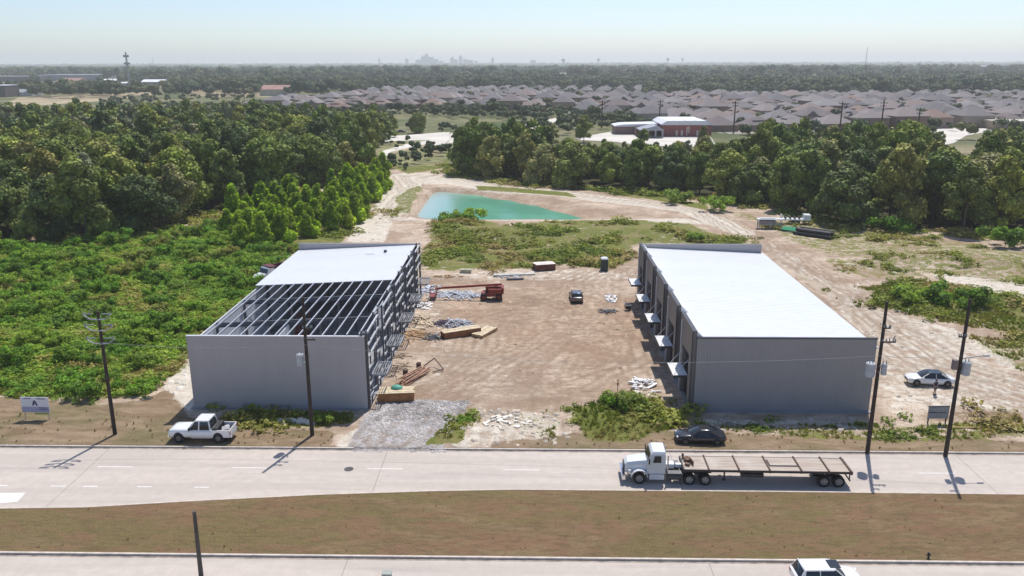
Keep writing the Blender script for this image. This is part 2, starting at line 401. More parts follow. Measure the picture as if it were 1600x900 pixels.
Z_RED = [(pix((690,470),(760,455),(860,452),(990,470),(1010,520),(980,560),(900,580),(840,545),(760,560),(740,520),(700,500)), 4, .8),
         (pix((650,430),(700,425),(780,430),(760,450),(660,450)), 2, .6),
         (pix((870,560),(1000,560),(990,620),(900,650),(820,640),(800,600)), 3, .5)]
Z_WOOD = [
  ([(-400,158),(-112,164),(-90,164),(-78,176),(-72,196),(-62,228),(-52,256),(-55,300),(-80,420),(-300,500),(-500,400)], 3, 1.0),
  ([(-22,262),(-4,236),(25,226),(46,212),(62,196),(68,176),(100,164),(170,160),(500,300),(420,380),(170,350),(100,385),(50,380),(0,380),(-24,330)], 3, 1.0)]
POND = pix((640,343),(652,325),(664,308),(678,294),(700,292),(780,298),(860,309),(930,322),(1000,333),(1050,339),(1065,342),(900,344),(760,344))

WATER = [tuple(at(x, y, -1.25)[:2]) for x, y in ((650,341),(655,330),(663,315),(672,304),(684,299),(702,301),(722,303),(748,305),(770,311),(795,313),(815,319),(838,322),(862,330),(885,335),(908,341),(890,343),(840,342),(780,343),(720,342),(690,343))]
def gz(X, Y):
    """ground height"""
    near = np.clip((Y-70)/6, 0, 1)*np.clip((150-np.abs(X))/40, 0, 1)
    fb = np.ones_like(X)
    for x0, x1 in ((-35.2, -16.2), (16.2, 35.4)):
        d = np.maximum(np.maximum(x0-X, X-x1), np.maximum(77.8-Y, Y-121)); fb = np.minimum(fb, np.clip(d/2.5, 0, 1))
    h = (fbm(X, Y, 6, 3)-.5)*.35*near*fb*np.clip((Y-66)/20, 0, 1) + (fbm(X, Y, 1.6, 9, 3)-.5)*.16*near*fb
    m1 = at(775, 368)
    h = h + 1.8*np.exp(-(((X-m1.x)/9)**2+((Y-m1.y)/6)**2))*(.6+.8*fbm(X, Y, 4, 21))
    for px_, py_, a, rx, ry in ((715,352,2.0,5,7),(1380,466,.8,8,4),(1480,470,.8,10,4),(960,655,.7,5,3.0),(715,672,.35,2,3),(890,398,.8,8,5),(1560,408,1.2,10,7),(1420,408,.7,10,5),(1000,365,.9,12,7)):
        c = at(px_, py_); h = h + a*np.exp(-(((X-c.x)/rx)**2+((Y-c.y)/ry)**2))*(.5+fbm(X, Y, 3, 33))
    d = sdist(POND, X, Y)
    h = np.where(d > -6, h*np.clip(-d/6, 0, 1), h)
    dw = sdist(WATER, X, Y)
    t = np.clip(-dw, 0, None)/(np.clip(-dw, 0, None)+np.clip(d, 0.01, None))
    bank = -1.3*(1-t)+.12*(fbm(X, Y, 3, 19, 3)-.5)*np.clip(-dw, 0, 2)
    return np.where(d > 0, np.where(dw > 0, -1.3-.8*np.clip(dw/3, 0, 1), bank), h)

# tyre tracks of the yard (world polylines)
TRACKS = [pix((620,690),(650,650),(720,600),(800,560),(870,520),(890,480),(900,440),(930,425)),
          pix((840,690),(850,640),(860,580),(900,530),(960,500),(985,455),(975,425)),
          pix((640,610),(760,600),(900,600),(990,560),(1000,520),(950,470),(880,445),(800,440)),
          pix((650,640),(740,560),(760,500),(850,470),(960,520),(1010,600)),
          pix((1190,390),(1260,430),(1330,490),(1400,545),(1480,590),(1620,640)),
          pix((1200,380),(1280,425),(1370,500),(1460,560),(1620,610)),
          pix((615,340),(640,300),(620,275),(700,276),(850,298),(1000,314),(1100,330),(1170,368),(1200,390))]
def trackmask(X, Y):
    out = np.zeros_like(X)
    for k, tr in enumerate(TRACKS):
        wob = (fbm(X, Y, 9, 60+k)-.5)*3.0
        dm = np.full(X.shape, 1e9)
        for a, b in zip(tr[:-1], tr[1:]):
            dx, dy = b[0]-a[0], b[1]-a[1]; L = dx*dx+dy*dy
            t = np.clip(((X-a[0])*dx+(Y-a[1])*dy)/L, 0, 1); dm = np.minimum(dm, np.hypot(X-a[0]-t*dx, Y-a[1]-t*dy))
        dd = dm+wob
        for o in (.9, 2.2, 3.4, 5.6, 7.4):
            out = np.maximum(out, np.clip(1-np.abs(np.abs(dd)-o)/.5, 0, 1)*(1-.08*o))
    return out

def axis(parts):
    a = []
    for s0, s1, st in parts: a += list(np.arange(s0, s1, st))
    return a
def build_ground():
    g = [140*1.25**k for k in range(1, 22)]
    xs = [-v for v in reversed(g)]+axis([(-140,-60,1.0),(-60,75,.5),(75,140.1,1.0)])+g
    gy = [290*1.22**k for k in range(0, 21)]
    ys = [-3000,-300,-20,20,69.02,69.1]+axis([(69.5,135,.45),(135,290,1.0)])+gy
    xs = np.array(xs); ys = np.array(ys); nx, ny = len(xs), len(ys)
    X, Y = np.meshgrid(xs, ys); X = X.ravel(); Y = Y.ravel()
    Z = gz(X, Y); Z = np.where(Y < 69.3, .12, Z); Z = np.where(Y < 69.05, -.15, Z)
    Z = np.where((Y > 69.3) & (Y < 76), Z+.12*(76-Y)/7, Z)
    far = np.clip((np.maximum(Y, np.abs(X)*1.5)-300)/60, 0, 1)
    def acc(zs, seed):
        w = np.zeros_like(X)
        for poly, sw, amt in zs:
            d = sdist(poly, X, Y)+(fbm(X, Y, 7, seed)-.5)*sw*3; w = np.maximum(w, soft(d, sw)*amt)
        return w
    A = np.stack([acc(Z_GREEN, 5), acc(Z_DRY, 6), acc(Z_SAND, 7), far], 1)
    T = trackmask(X, Y)*np.clip(far*0+1, 0, 1)*(A[:, 0] < .3)
    pd = sdist(POND, X, Y)
    bank = np.clip((pd+1)/3, 0, 1)
    damp = acc(Z_DAMP, 18)*fbm(X, Y, 3, 188)*1.25
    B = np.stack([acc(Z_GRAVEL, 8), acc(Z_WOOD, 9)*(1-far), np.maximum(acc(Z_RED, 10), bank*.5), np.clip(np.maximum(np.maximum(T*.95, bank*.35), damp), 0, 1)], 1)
    Z = Z-.06*T*(Y > 71)
    I = np.arange(nx*ny).reshape(ny, nx)
    Q = np.stack([I[:-1, :-1].ravel(), I[:-1, 1:].ravel(), I[1:, 1:].ravel(), I[1:, :-1].ravel()], 1)
    me = fast_mesh('ground', np.stack([X, Y, Z], 1), Q, GROUND_M, None, True)
    for nm, D in (('zone_a', A), ('zone_b', B)):
        a = me.color_attributes.new(nm, 'FLOAT_COLOR', 'POINT'); a.data.foreach_set('color', np.ascontiguousarray(D, dtype=np.float32).ravel())
    tag(link('ground', me), kind='structure')
    return (X, Y, A, B)
GX = build_ground()

def sheet(name, poly, z, mat, parent=None, kind='structure'):
    mb = MB(); mb.add([(x, y, z) for x, y in poly], [tuple(range(len(poly)))])
    o = mb.build(name, mat, parent)
    if o.data.polygons[0].normal.z < 0: o.data.flip_normals()
    if kind: tag(o, kind=kind)
    return o

# pond water
def water_mat():
    t = NT('pond_water'); p = t.pos(); sx = t.n('ShaderNodeSeparateXYZ'); t.l(p, sx.inputs[0])
    n = t.noise(.08, p, 4); c = t.mix(t.step(n, .3, .7), (.09,.29,.19), (.13,.37,.25))
    # sky reflection painted into the base colour, paler at the western end
    g = t.step(t.math('ADD', sx.outputs[0], t.math('MULTIPLY', n, 8)), -10, -26)
    c = t.mix(g, c, (.33,.44,.42))
    t.l(c, t.b.inputs['Base Color']); t.b.inputs['Roughness'].default_value = .2; t.b.inputs['Specular IOR Level'].default_value = .22
    t.bump(t.noise(1.1, p, 4), .35, .06); return t.m
sheet('pond_water', [(-48,178),(60,178),(60,245),(-48,245)], -1.25, water_mat())

# roads ------------------------------------------------------------------
med_far = [(-120,58.0),(-43,58.0),(-36,58.3),(-27.8,59.4),(-17.5,60.6),(-8,61.35),(-1.3,61.7),(20,61.72),(41.4,61.6),(120,61.6)]
sheet('road', [(-400,19),(400,19),(400,69.0),(-400,69.0)], 0.0, ROAD_M)
MZ = .13
def median():
    poly = [(-120,51.75),(120,51.75)]+[(x, y) for x, y in reversed(med_far)]
    n = 180; xs = np.linspace(-120, 120, n); far_y = np.interp(xs, [p[0] for p in med_far], [p[1] for p in med_far])
    m_ = 26; V = []; 
    for j in range(m_):
        f = j/(m_-1); y = 51.9+(far_y-.15-51.9)*f; z = MZ+.04*np.sin(f*3.14)+(fbm(xs, y, 2.2, 71)-.5)*.12*np.sin(f*3.14)**.5
        V.append(np.stack([xs, y, z], 1))
    V = np.concatenate(V); I = np.arange(n*m_).reshape(m_, n)
    Q = np.stack([I[:-1, :-1].ravel(), I[:-1, 1:].ravel(), I[1:, 1:].ravel(), I[1:, :-1].ravel()], 1)
    tag(link('median_grass', fast_mesh('median_grass', V, Q, MEDIAN_M, None, True)), kind='structure')
median()
def kerb(name, pts, w=.16, h=.14):
    mb = MB()
    for (a, b) in zip(pts[:-1], pts[1:]): mb.box(0, 1, 0, 1, 0, 1, Matrix(((b[0]-a[0], 0, 0, a[0]), (b[1]-a[1], w, 0, a[1]), (0, 0, h+.06, -.06), (0, 0, 0, 1))))
    tag(mb.build(name, KERB_M), kind='structure')
kerb('median_kerb', [(-120,51.74),(120,51.74)], .18, .15)
kerb('median_kerb_far', [(x, y-.16) for x, y in med_far], .16, .14)
kerb('road_kerb', [(-120,69.0),(-16.4,69.0)], .16, .14)
kerb('road_kerb_east', [(-9.2,69.0),(120,69.0)], .16, .14)
# gutters: dark line painting in the shade below the kerb faces
GUT = M('gutter_shade', (.30,.25,.21), .9, .4, 1.2, obj=False)
sheet('gutter', [(-120,68.72),(120,68.72),(120,68.98),(-120,68.98)], .004, GUT)
sheet('gutter_near', [(-120,51.5),(120,51.5),(120,51.72),(-120,51.72)], .004, GUT)
def dashes():
    mb = MB()
    def ln(x0, x1, y, w=.11, z=.008): mb.add([(x0, y-w/2, z), (x1, y-w/2, z), (x1, y+w/2, z), (x0, y+w/2, z)], [(0,1,2,3)])
    for k in range(-8, 9):
        x = float(at(150, 731).x)+12.2*k; ln(x, x+3.2, 65.25)
    for x in (-41, -38.2, -33.5, -28.6, -46): ln(x, x+1.3, 61.75, .12)
    # turn arrow in the left-turn lane
    ap_ = pix((-24,771),(40,770),(27,784),(-18,788)); mb.add([(a_, b_, .008) for a_, b_ in ap_], [(0,3,2,1)])
    for k in range(-6, 7): ln(k*12.2+2, k*12.2+5.1, 47.9)
    tag(mb.build('lane_markings', PAINT_M), kind='structure')
dashes()
TYRE = M('tyre_marks', (.30,.265,.24), .9, .25, .5, obj=False)
# manhole
mb = MB(); c = at(545, 733); mb.tube((c.x, c.y, .0), (c.x, c.y, .012), .42, n=20)
tag(mb.build('manhole_cover', M('cast_iron', (.07,.065,.07), .7)), 'round dark iron manhole cover set in the pale road', 'manhole cover')

# far roads, lots and fields
FROAD = M('far_concrete', (.60,.56,.50), .9, .12, .05, obj=False)
TAN = M('tan_field', (.36,.29,.18), .95, .25, .02, obj=False)
TURF = M('far_turf', (.20,.20,.085), .95, .4, .12, obj=False, dirt=(.32,.26,.15))
ASPH = M('far_asphalt', (.12,.12,.125), .95, .2, .05, obj=False)
def psheet(name, mat, z, *pts): return sheet(name, pix(*pts), z, mat)
psheet('far_turf', TURF, .05, (600,262),(700,258),(740,215),(700,205),(590,216),(590,240))
psheet('access_road', FROAD, .12, (598,246),(640,232),(690,226),(722,222),(735,214),(740,207),(690,207),(640,211),(590,214),(585,222),(640,220),(672,219),(640,224),(598,236))
psheet('verge_strip', TAN, .17, (606,243),(665,229),(680,227),(668,225),(610,238))
psheet('far_road', FROAD, .12, (820,195),(870,184),(895,180),(893,185),(850,195),(828,203))
psheet('parking_lot', FROAD, .13, (900,216),(960,205),(1000,212),(1110,213),(1118,226),(1080,230),(1010,228),(960,222),(905,219))
psheet('side_road', FROAD, .12, (1425,238),(1462,215),(1465,201),(1540,199),(1545,206),(1510,212),(1490,224),(1460,230),(1440,240))
psheet('tan_field', TAN, .1, (270,139),(345,135),(450,136),(455,146),(420,152),(360,152),(300,150))
psheet('tan_field_west', TAN, .1, (5,163),(30,152),(110,148),(240,143),(260,146),(160,158),(60,165),(0,172))
psheet('tan_yard', TAN, .1, (150,184),(185,176),(212,176),(200,190),(165,194))

# ---------------------------------------------------------------- foliage
def ico(sub):
    import bmesh
    bm = bmesh.new(); bmesh.ops.create_icosphere(bm, subdivisions=sub, radius=1.0)
    bm.verts.ensure_lookup_table(); V = np.array([v.co[:] for v in bm.verts]); T = np.array([[v.index for v in f.verts] for f in bm.faces]); bm.free()
    return V, T
ICO1 = ico(1); ICO2 = ico(2)

def crown_np(r, lobes, leaves, leaf, core=ICO2, corescale=.8):
    """lobes: (n,4) centre+radius. returns V,T,C  (C: 0, leaf tone, clump tone, 1)"""
    Vs = []; Ts = []; Cs = []; n0 = 0
    for cx, cy, cz, rad in lobes:
        V, T = core; d = 1+.22*(r.rand(len(V), 1)-.5)*2
        Vc = V*d*rad*corescale*np.array([1, 1, .82])+np.array([cx, cy, cz]); tone = r.rand()
        Vs.append(Vc); Ts.append(T+n0); n0 += len(Vc)
        Cs.append(np.stack([np.zeros(len(Vc)), .15+.35*r.rand(len(Vc)), np.full(len(Vc), tone), np.ones(len(Vc))], 1))  # solid light-blocking core, inner crown shade put in as a darker tone
        if leaves:
            n = max(6, int(leaves*rad*rad))
            d = r.normal(size=(n, 3)); d[:, 2] += .25; d /= np.linalg.norm(d, axis=1)[:, None]
            p = d*(rad*(.78+.34*r.rand(n, 1)))*np.array([1, 1, .85])+np.array([cx, cy, cz])
            nn = d*.9+r.normal(size=(n, 3))*.55; nn[:, 2] += .35; nn /= np.linalg.norm(nn, axis=1)[:, None]
            a = np.cross(nn, r.normal(size=(n, 3))); a /= np.linalg.norm(a, axis=1)[:, None]+1e-9; b = np.cross(nn, a)
            s = leaf*(.6+.9*r.rand(n, 1))
            k = [p+a*s, p-a*s*.55+b*s*.85, p-a*s*.55-b*s*.85]
            Vl = np.stack(k, 1).reshape(-1, 3); Tl = np.arange(3*n).reshape(n, 3)+n0; n0 += 3*n
            lt = np.repeat(r.rand(n)**1.3, 3)
            Vs.append(Vl); Ts.append(Tl); Cs.append(np.stack([np.zeros(3*n), lt, np.full(3*n, tone), np.ones(3*n)], 1))
    return np.concatenate(Vs), np.concatenate(Ts), np.concatenate(Cs)

def broadleaf_lobes(r, h, w, n, base=.32, top=1.0):
    L = []
    for i in range(n):
        z = base+(top-base)*((i+.5)/n)**.85; t = (z-base)/(top-base)
        prof = math.sin(math.pi*min(1, (.18+.82*t))**.9)**.6 if t < 1 else .3
        prof = max(.25, prof); a = r.rand()*6.28; q = w*.5*prof*(.35+.6*math.sqrt(r.rand()))
        rad = w*(.17+.12*r.rand())*(1.05-.35*t)
        L.append((math.cos(a)*q, math.sin(a)*q, z*h-rad*.5, rad))
    L.append((0, 0, h*.62, w*.3)); L.append((0, 0, h*.9, w*.2))
    return L

LEAF_A = leaf_mat('foliage_woodland', transl=.08)
LEAF_B = leaf_mat('foliage_bright', ramp=[(0, (.28,.42,.03)), (.3, (.36,.50,.04)), (.55, (.26,.39,.034)), (.8, (.44,.54,.055)), (1, (.24,.38,.036))], transl=.6)
LEAF_S = leaf_mat('foliage_shrub', ramp=[(0, (.17,.33,.04)), (.25, (.24,.40,.05)), (.5, (.15,.27,.04)), (.7, (.30,.42,.06)), (.88, (.22,.31,.07)), (1, (.34,.34,.09))], transl=.4)
LEAF_M = leaf_mat('foliage_mass', use_obj=False, transl=.06)
LEAF_F = leaf_mat('foliage_far', use_obj=False, transl=.04, ramp=[(0, (.04,.065,.03)), (.3, (.075,.11,.035)), (.5, (.05,.085,.035)), (.7, (.11,.14,.04)), (.85, (.07,.10,.04)), (1, (.15,.15,.055))])
BARK = M('bark', (.13,.105,.085), .9, .3, 1.5)
PALEBARK = M('pale_bark', (.30,.27,.23), .9, .25, 1.5)

def trunk_mesh(seed, h, r0_, spread, n=5, mat=BARK):
    r = random.Random(seed); mb = MB()
    pts = [(0,0,-.3)]; x = y = 0
    for k in range(1, 5):
        x += r.uniform(-.3, .3); y += r.uniform(-.3, .3); pts.append((x, y, h*.2*k))
    for k in range(4): mb.tube(pts[k], pts[k+1], r0_*(1-.17*k), r0_*(1-.17*(k+1)), 7, False)
    for i in range(n):
        a = r.random()*6.28; k = r.randint(2, 4); b = pts[k]; q = spread*r.uniform(.5, .9)
        e = (b[0]+math.cos(a)*q, b[1]+math.sin(a)*q, b[2]+h*r.uniform(.08, .25))
        mid = ((b[0]+e[0])/2+r.uniform(-.3,.3), (b[1]+e[1])/2+r.uniform(-.3,.3), (b[2]+e[2])/2-.15)
        mb.tube(b, mid, r0_*.35, r0_*.22, 5, False); mb.tube(mid, e, r0_*.22, r0_*.07, 5, False)
    return mb.mesh('trunk', mat)

TREES = []   # (crown mesh, trunk mesh, height, width)
for i in range(12):
    r = np.random.RandomState(100+i); h = [15,17,13,18,16,14,12,17,15,16,13,18][i]; w = [12,10,11,8.5,13,9.5,10.5,7.5,14,9,7.5,11][i]
    lob = broadleaf_lobes(r, h, w, 17+i % 5*2, .26 if i % 3 else .16)
    V, T, C = crown_np(r, lob, 46, .36)
    TREES.append((fast_mesh('crown', V, T, LEAF_A, C), trunk_mesh(i, h, .28, w*.4), h, w))
YOUNG = []
for i in range(5):
    r = np.random.RandomState(200+i); h = [8,9.5,7,8.5,10.5][i]; w = [5.6,6,5.2,6.4,6.2][i]
    L = []
    for k in range(13):
        t = (k+.5)/13; q = w*.36*(1-t)**.7*r.rand(); a = r.rand()*6.28; rad = w*(.30-.16*t)*(.85+.3*r.rand())
        L.append((q*math.cos(a), q*math.sin(a), h*(.14+.74*t), rad*1.12))
    V, T, C = crown_np(r, L, 60, .30, corescale=.85)
    YOUNG.append((fast_mesh('crown', V, T, LEAF_B, C), trunk_mesh(40+i, h, .12, w*.3, 3), h, w))
SHRUBS = []
for i in range(8):
    r = np.random.RandomState(300+i); h = 2.0+.15*i; w = 3.2+.2*(i % 4)
    L = [(r.normal()*w*.26, r.normal()*w*.26, h*(.2+.45*r.rand()), w*(.12+.11*r.rand())) for _ in range(14)]
    V, T, C = crown_np(r, L, 210, .14, ICO1, .7)
    SHRUBS.append((fast_mesh('foliage', V, T, LEAF_S, C), h, w))

def place_tree(proto, x, y, s, name, label, group, cat='tree', z=0.0):
    e = thing(name, label, cat, (x, y, z), rnd.uniform(0, 6.28), group, (s*rnd.uniform(.9,1.12), s*rnd.uniform(.9,1.12), s*rnd.uniform(.9,1.15)))
    link('crown', proto[0], e); link('trunk', proto[1], e)
    return e

def scatter(poly, dmin, n_try, avoid=(), cell=None, seed=1, keep=None):
    r = random.Random(seed); xs = [p[0] for p in poly]; ys = [p[1] for p in poly]; x0, x1, y0, y1 = min(xs), max(xs), min(ys), max(ys)
    X = np.array([r.uniform(x0, x1) for _ in range(n_try)]); Y = np.array([r.uniform(y0, y1) for _ in range(n_try)])
    ok = sdist(poly, X, Y) > 0
    for a in avoid: ok &= sdist(a, X, Y) < 0
    if keep is not None: ok &= keep(X, Y)
    g = {}; out = []
    for x, y in zip(X[ok], Y[ok]):
        k = (int(x//dmin), int(y//dmin)); bad = False
        for i in (-1, 0, 1):
            for j in (-1, 0, 1):
                for q in g.get((k[0]+i, k[1]+j), ()):
                    if (q[0]-x)**2+(q[1]-y)**2 < dmin*dmin: bad = True
        if not bad: g.setdefault(k, []).append((x, y)); out.append((float(x), float(y)))
    return out

def inview(x, y, m_=1.06):
    return y > 20 and abs(x+y*math.tan(PS)) < .66*y*m_+6

LEFTWOOD = [(-330,172),(-150,164),(-112,158),(-92,158),(-78,172),(-75,192),(-67,222),(-56,250),(-54,268),(-62,320),(-66,380),(-64,400),(-100,470),(-160,520),(-330,560),(-420,470)]
RIGHTWOOD = [(-23,264),(-4,242),(22,232),(44,218),(62,202),(66,186),(78,172),(100,168),(150,164),(330,300),(330,400),(170,352),(120,372),(70,378),(46,392),(10,380),(-20,400),(-28,340)]
CLEAR_L = [pix((165,188),(205,186),(205,176),(160,176))]
HOUSE_A = [(-205,600),(-180,1050),(150,1060),(60,520),(20,600),(-60,640)]
HOUSE_B = [(62,505),(85,445),(100,414),(160,418),(232,424),(262,440),(330,420),(640,700),(640,870),(300,860),(140,830),(60,720)]
SCHOOL = [(22,386),(100,386),(106,440),(30,440)]

lw = [p for p in scatter(LEFTWOOD, 6.9, 16000, CLEAR_L, seed=3) if inview(*p)]
rw = [p for p in scatter(RIGHTWOOD, 6.7, 14000, seed=4, avoid=[[(22,386),(110,386),(110,440),(22,440)]]) if inview(*p)]
lw.sort(key=lambda p: p[0]**2+p[1]**2); rw.sort(key=lambda p: p[0]**2+p[1]**2)
def wood_edge(p, poly): return sdist(poly, np.array([p[0]]), np.array([p[1]]))[0]
ind = []; mass = []
for k, p in enumerate(lw): (ind if k < 150 else mass).append((p, 'L'))
for k, p in enumerate(rw): (ind if k < 125 else mass).append((p, 'R'))
def cap(x, y):
    q = x/y
    if 0.03 < q < .27: return max(0.0, min(16.5, HC*(1-y/372)))
    if .50 < q < .548: return max(0.0, min(15.0, HC*(1-y/335)))
    yc = 415.0 if x > 20 else (440.0 if x > -40 else (630.0 if x > -120 else 720.0))
    return max(0.0, min(17.5, HC*(1-y/yc)+(2.2 if x > -40 else 0)))
def to_px(x, y, z=0):
    v = Vector((x, y, z-HC)); c = v.dot(vF); return 800+FP*v.dot(vR)/c
def where(p):
    x = to_px(*p)
    for lim, w in ((90, ' behind the site sign'), (230, ' above the leftmost pole'), (360, ' left of the steel frame'), (480, ' above the dump truck'), (640, ' above the unfinished warehouse'), (780, ' left of the pond'),
                   (900, ' above the middle of the pond'), (990, ' above the parked grey hatchback'), (1180, ' above the finished warehouse'), (1330, ' above the black pipes'), (1430, ' above the two-transformer pole'), (1530, ' above the rightmost pole')):
        if x < lim: return w
    return ' at the far right edge'
DESC = ['dark leafy tree', 'tall full-crowned tree', 'wide dark tree', 'tall slim green tree', 'large round-topped tree', 'olive green tree']
for (p, side) in ind:
    i = rnd.randrange(12); pr = TREES[i]; s = rnd.uniform(.78, 1.12)
    d = wood_edge(p, LEFTWOOD if side == 'L' else RIGHTWOOD)
    if side == 'L':
        lab = where(p)+(', at the edge of the left wood' if d < 7 else ', inside the left wood')
        grp = 'trees of the wood on the left'
    else:
        far = p[0] < 55
        lab = where(p)+(', in the middle tree line' if far else ', in the right wood')
        grp = 'trees of the wood behind the pond' if far else 'trees of the wood on the right'
        if p[0] < 20: s *= .95
    h_ = cap(*p)
    if h_ < 5: continue
    s = min(s, h_/pr[2]*rnd.uniform(.8, 1.0))
    place_tree(pr, p[0], p[1], s, 'tree', DESC[i % 6]+lab, grp+', '+DESC[i % 6])

# a few trees with a place of their own
for (px_, py_, z_, pr, s, lab) in (
    (48, 381, 0, TREES[6], .5, 'small pale-leaved tree with a dark crooked trunk at the shrub edge on the far left'),
    (655, 208, 0, TREES[8], .62, 'lone spreading tree beside the far pale road'),
    (735, 216, 0, TREES[2], .6, 'tree at the bend of the far pale road'),
    (1005, 228, 0, TREES[5], .55, 'small tree in front of the pale school car park'),
    (1098, 232, 0, TREES[3], .5, 'narrow tree beside the right end of the school car park'),
    (912, 222, 0, TREES[1], .7, 'tree at the left corner of the pale school car park')):
    c = at(px_, py_); place_tree(pr, c.x, c.y, s, 'tree', lab, None)

# bright young trees between the shrubs and the sand track
yz = pix((352,372),(395,395),(470,375),(540,366),(566,335),(600,300),(606,280),(590,280),(520,308),(430,335),(370,350))
for k, p in enumerate(scatter(yz, 3.9, 1500, seed=8)):
    place_tree(YOUNG[k % 5], p[0], p[1], rnd.uniform(.6, 1.0), 'young_tree', ['short', 'tall', 'low', 'broad', 'tallest'][k % 5]+' bright green young tree'+('' if p[1] < 175 else ' well back')+where(p), 'bright green young trees left of the sand track', 'tree')
# shrubs of the left field
sz = pix((-60,386),(60,384),(120,380),(250,376),(345,352),(470,392),(440,404),(402,440),(330,515),(288,552),(262,590),(215,616),(150,622),(60,616),(-60,608))
sp = [p for p in scatter(sz, 2.35, 9000, seed=9) if inview(*p)]
sp.sort(key=lambda p: p[1])
smass = []
ix = 0
for k, p in enumerate(sp):
    if k % 2 == 0 and ix < 230:
        ix += 1; pr = SHRUBS[rnd.randrange(8)]; s = rnd.uniform(.4, 1.1)*(1.0 if p[1] < 130 else 1.2)
        row = 'front of' if p[1] < 95 else ('middle of' if p[1] < 112 else ('rear of' if p[1] < 135 else 'back of'))
        sz_w = 'large' if s > .95 else ('small' if s < .7 else 'mid-sized')
        o = link('shrub', pr[0], None, (p[0], p[1], -.05)); o.rotation_euler = (0, 0, rnd.uniform(0, 6.28)); o.scale = (s, s, s*rnd.uniform(.8, 1.25))
        tag(o, '%s green shrub in the %s the left field%s' % (sz_w, row, where(p).replace(' above', ' behind')), 'shrub', 'shrubs at the %s the left field' % row)
    else: smass.append(p)
def shrub_at(px_, py_, s, lab, k=0, name='shrub'):
    c = at(px_, py_); o = link(name, SHRUBS[k % 8][0], None, (c.x, c.y, 0)); o.rotation_euler = (0, 0, k*1.3); o.scale = (s*1.1, s, s)
    tag(o, lab, 'shrub')
shrub_at(980, 640, 1.0, 'round bright green bush on the weedy mound by the yard entrance', 3)
shrub_at(965, 642, .7, 'small green bush on the left of the weedy mound', 5)
shrub_at(705, 352, 1.6, 'dark green thicket in front of the pond bank', 2)
shrub_at(735, 350, 1.5, 'leafy green thicket on the right part of the pond bank', 6)
shrub_at(1090, 378, 1.0, 'low green bush behind the finished warehouse', 4)
shrub_at(1425, 472, 1.4, 'dark green bush on the right sandy lot behind the pole', 1)
shrub_at(1490, 478, 1.3, 'wide green bush in the weeds at the right', 7)
shrub_at(725, 662, .42, 'low green plant on the small grass island beside the gravel', 0)
shrub_at(500, 660, .5, 'low green plant beside the second pole', 2)
shrub_at(1575, 388, 2.0, 'pale green sapling clump at the far right wood edge', 5)
shrub_at(1390, 362, 1.7, 'greyish green bush against the right wood', 3)
shrub_at(1120, 330, 1.6, 'bright low bushes at the foot of the wood behind the track', 6)
shrub_at(1060, 316, 1.8, 'bright bush at the foot of the wood behind the pond', 1)

# merged vegetation ----------------------------------------------------------
def merge_copies(name, protos, pts, mat, label, cat, seed, patch=6.0):
    """pts: list of (x,y,s,z). one mesh, tone.r = per plant value"""
    r = np.random.RandomState(seed); Vs = []; Ts = []; Cs = []; n0 = 0
    for k, (x, y, s, z) in enumerate(pts):
        V, T, C = protos[r.randint(len(protos))]; a = r.rand()*6.28; ca, sa_ = math.cos(a), math.sin(a)
        W = np.empty(V.shape, np.float32); sz_ = s*(.8+.45*r.rand())
        W[:, 0] = (V[:, 0]*ca-V[:, 1]*sa_)*s+x; W[:, 1] = (V[:, 0]*sa_+V[:, 1]*ca)*s+y; W[:, 2] = V[:, 2]*sz_+z
        C2 = C.astype(np.float32).copy(); C2[:, 0] = np.clip((fbm(np.array([x]), np.array([y]), patch, 37, 3)[0]-.5)*2.2+.5+(r.rand()-.5)*.5, 0, 1)
        Vs.append(W); Ts.append((T+n0).astype(np.int32)); Cs.append(C2); n0 += len(V)
    me = fast_mesh(name, np.concatenate(Vs), np.concatenate(Ts), mat, np.concatenate(Cs))
    return tag(link(name, me), label, cat, None, 'stuff')

MIDP = []
for i in range(5):
    r = np.random.RandomState(400+i); h = 14+i; w = 8.5+.6*i
    MIDP.append(crown_np(r, broadleaf_lobes(r, h, w, 10, .2), 9, .75, ICO1, .92))
merge_copies('woodland', MIDP, [(p[0], p[1], min(rnd.uniform(.75, 1.1), cap(*p)/19*rnd.uniform(.85, 1.1)), 0) for p, s in mass if cap(*p) > 4.5], LEAF_M,
             'mass of green treetops deeper in the two woods', 'woodland', 5)
CLEARINGS = []      # open ground in front of the far buildings: (left, right, near, far) as slopes and depths
for a_, b_, y_ in ((215, 258, 134), (184, 205, 134), (-20, 50, 151), (-30, 52, 128), (55, 157, 127), (86, 122, 131), (158, 187, 130), (404, 450, 150), (306, 328, 112), (803, 842, 118), (866, 888, 119), (1478, 1640, 107)):
    c0_, c1_ = at(a_, y_), at(b_, y_); CLEARINGS.append((c0_.x/c0_.y, c1_.x/c1_.y, c0_.y*.70, c0_.y*1.06))
def cleared(x, y):
    q = x/y
    for a_, b_, n_, f_ in CLEARINGS:
        if a_ < q < b_ and n_ < y < f_: return True
    return False
FARP = []
for i in range(6):
    r = np.random.RandomState(500+i); h = 11+i*.8; w = 9+.8*i
    L = [(r.normal()*w*.22, r.normal()*w*.22, h*(.45+.3*r.rand()), w*(.24+.12*r.rand())) for _ in range(5)]
    V_, T_, C_ = crown_np(r, L, 5.0, .85, ICO1, 1.0); C_[:, 1] = .25+.35*C_[:, 1]; FARP.append((V_, T_, C_))
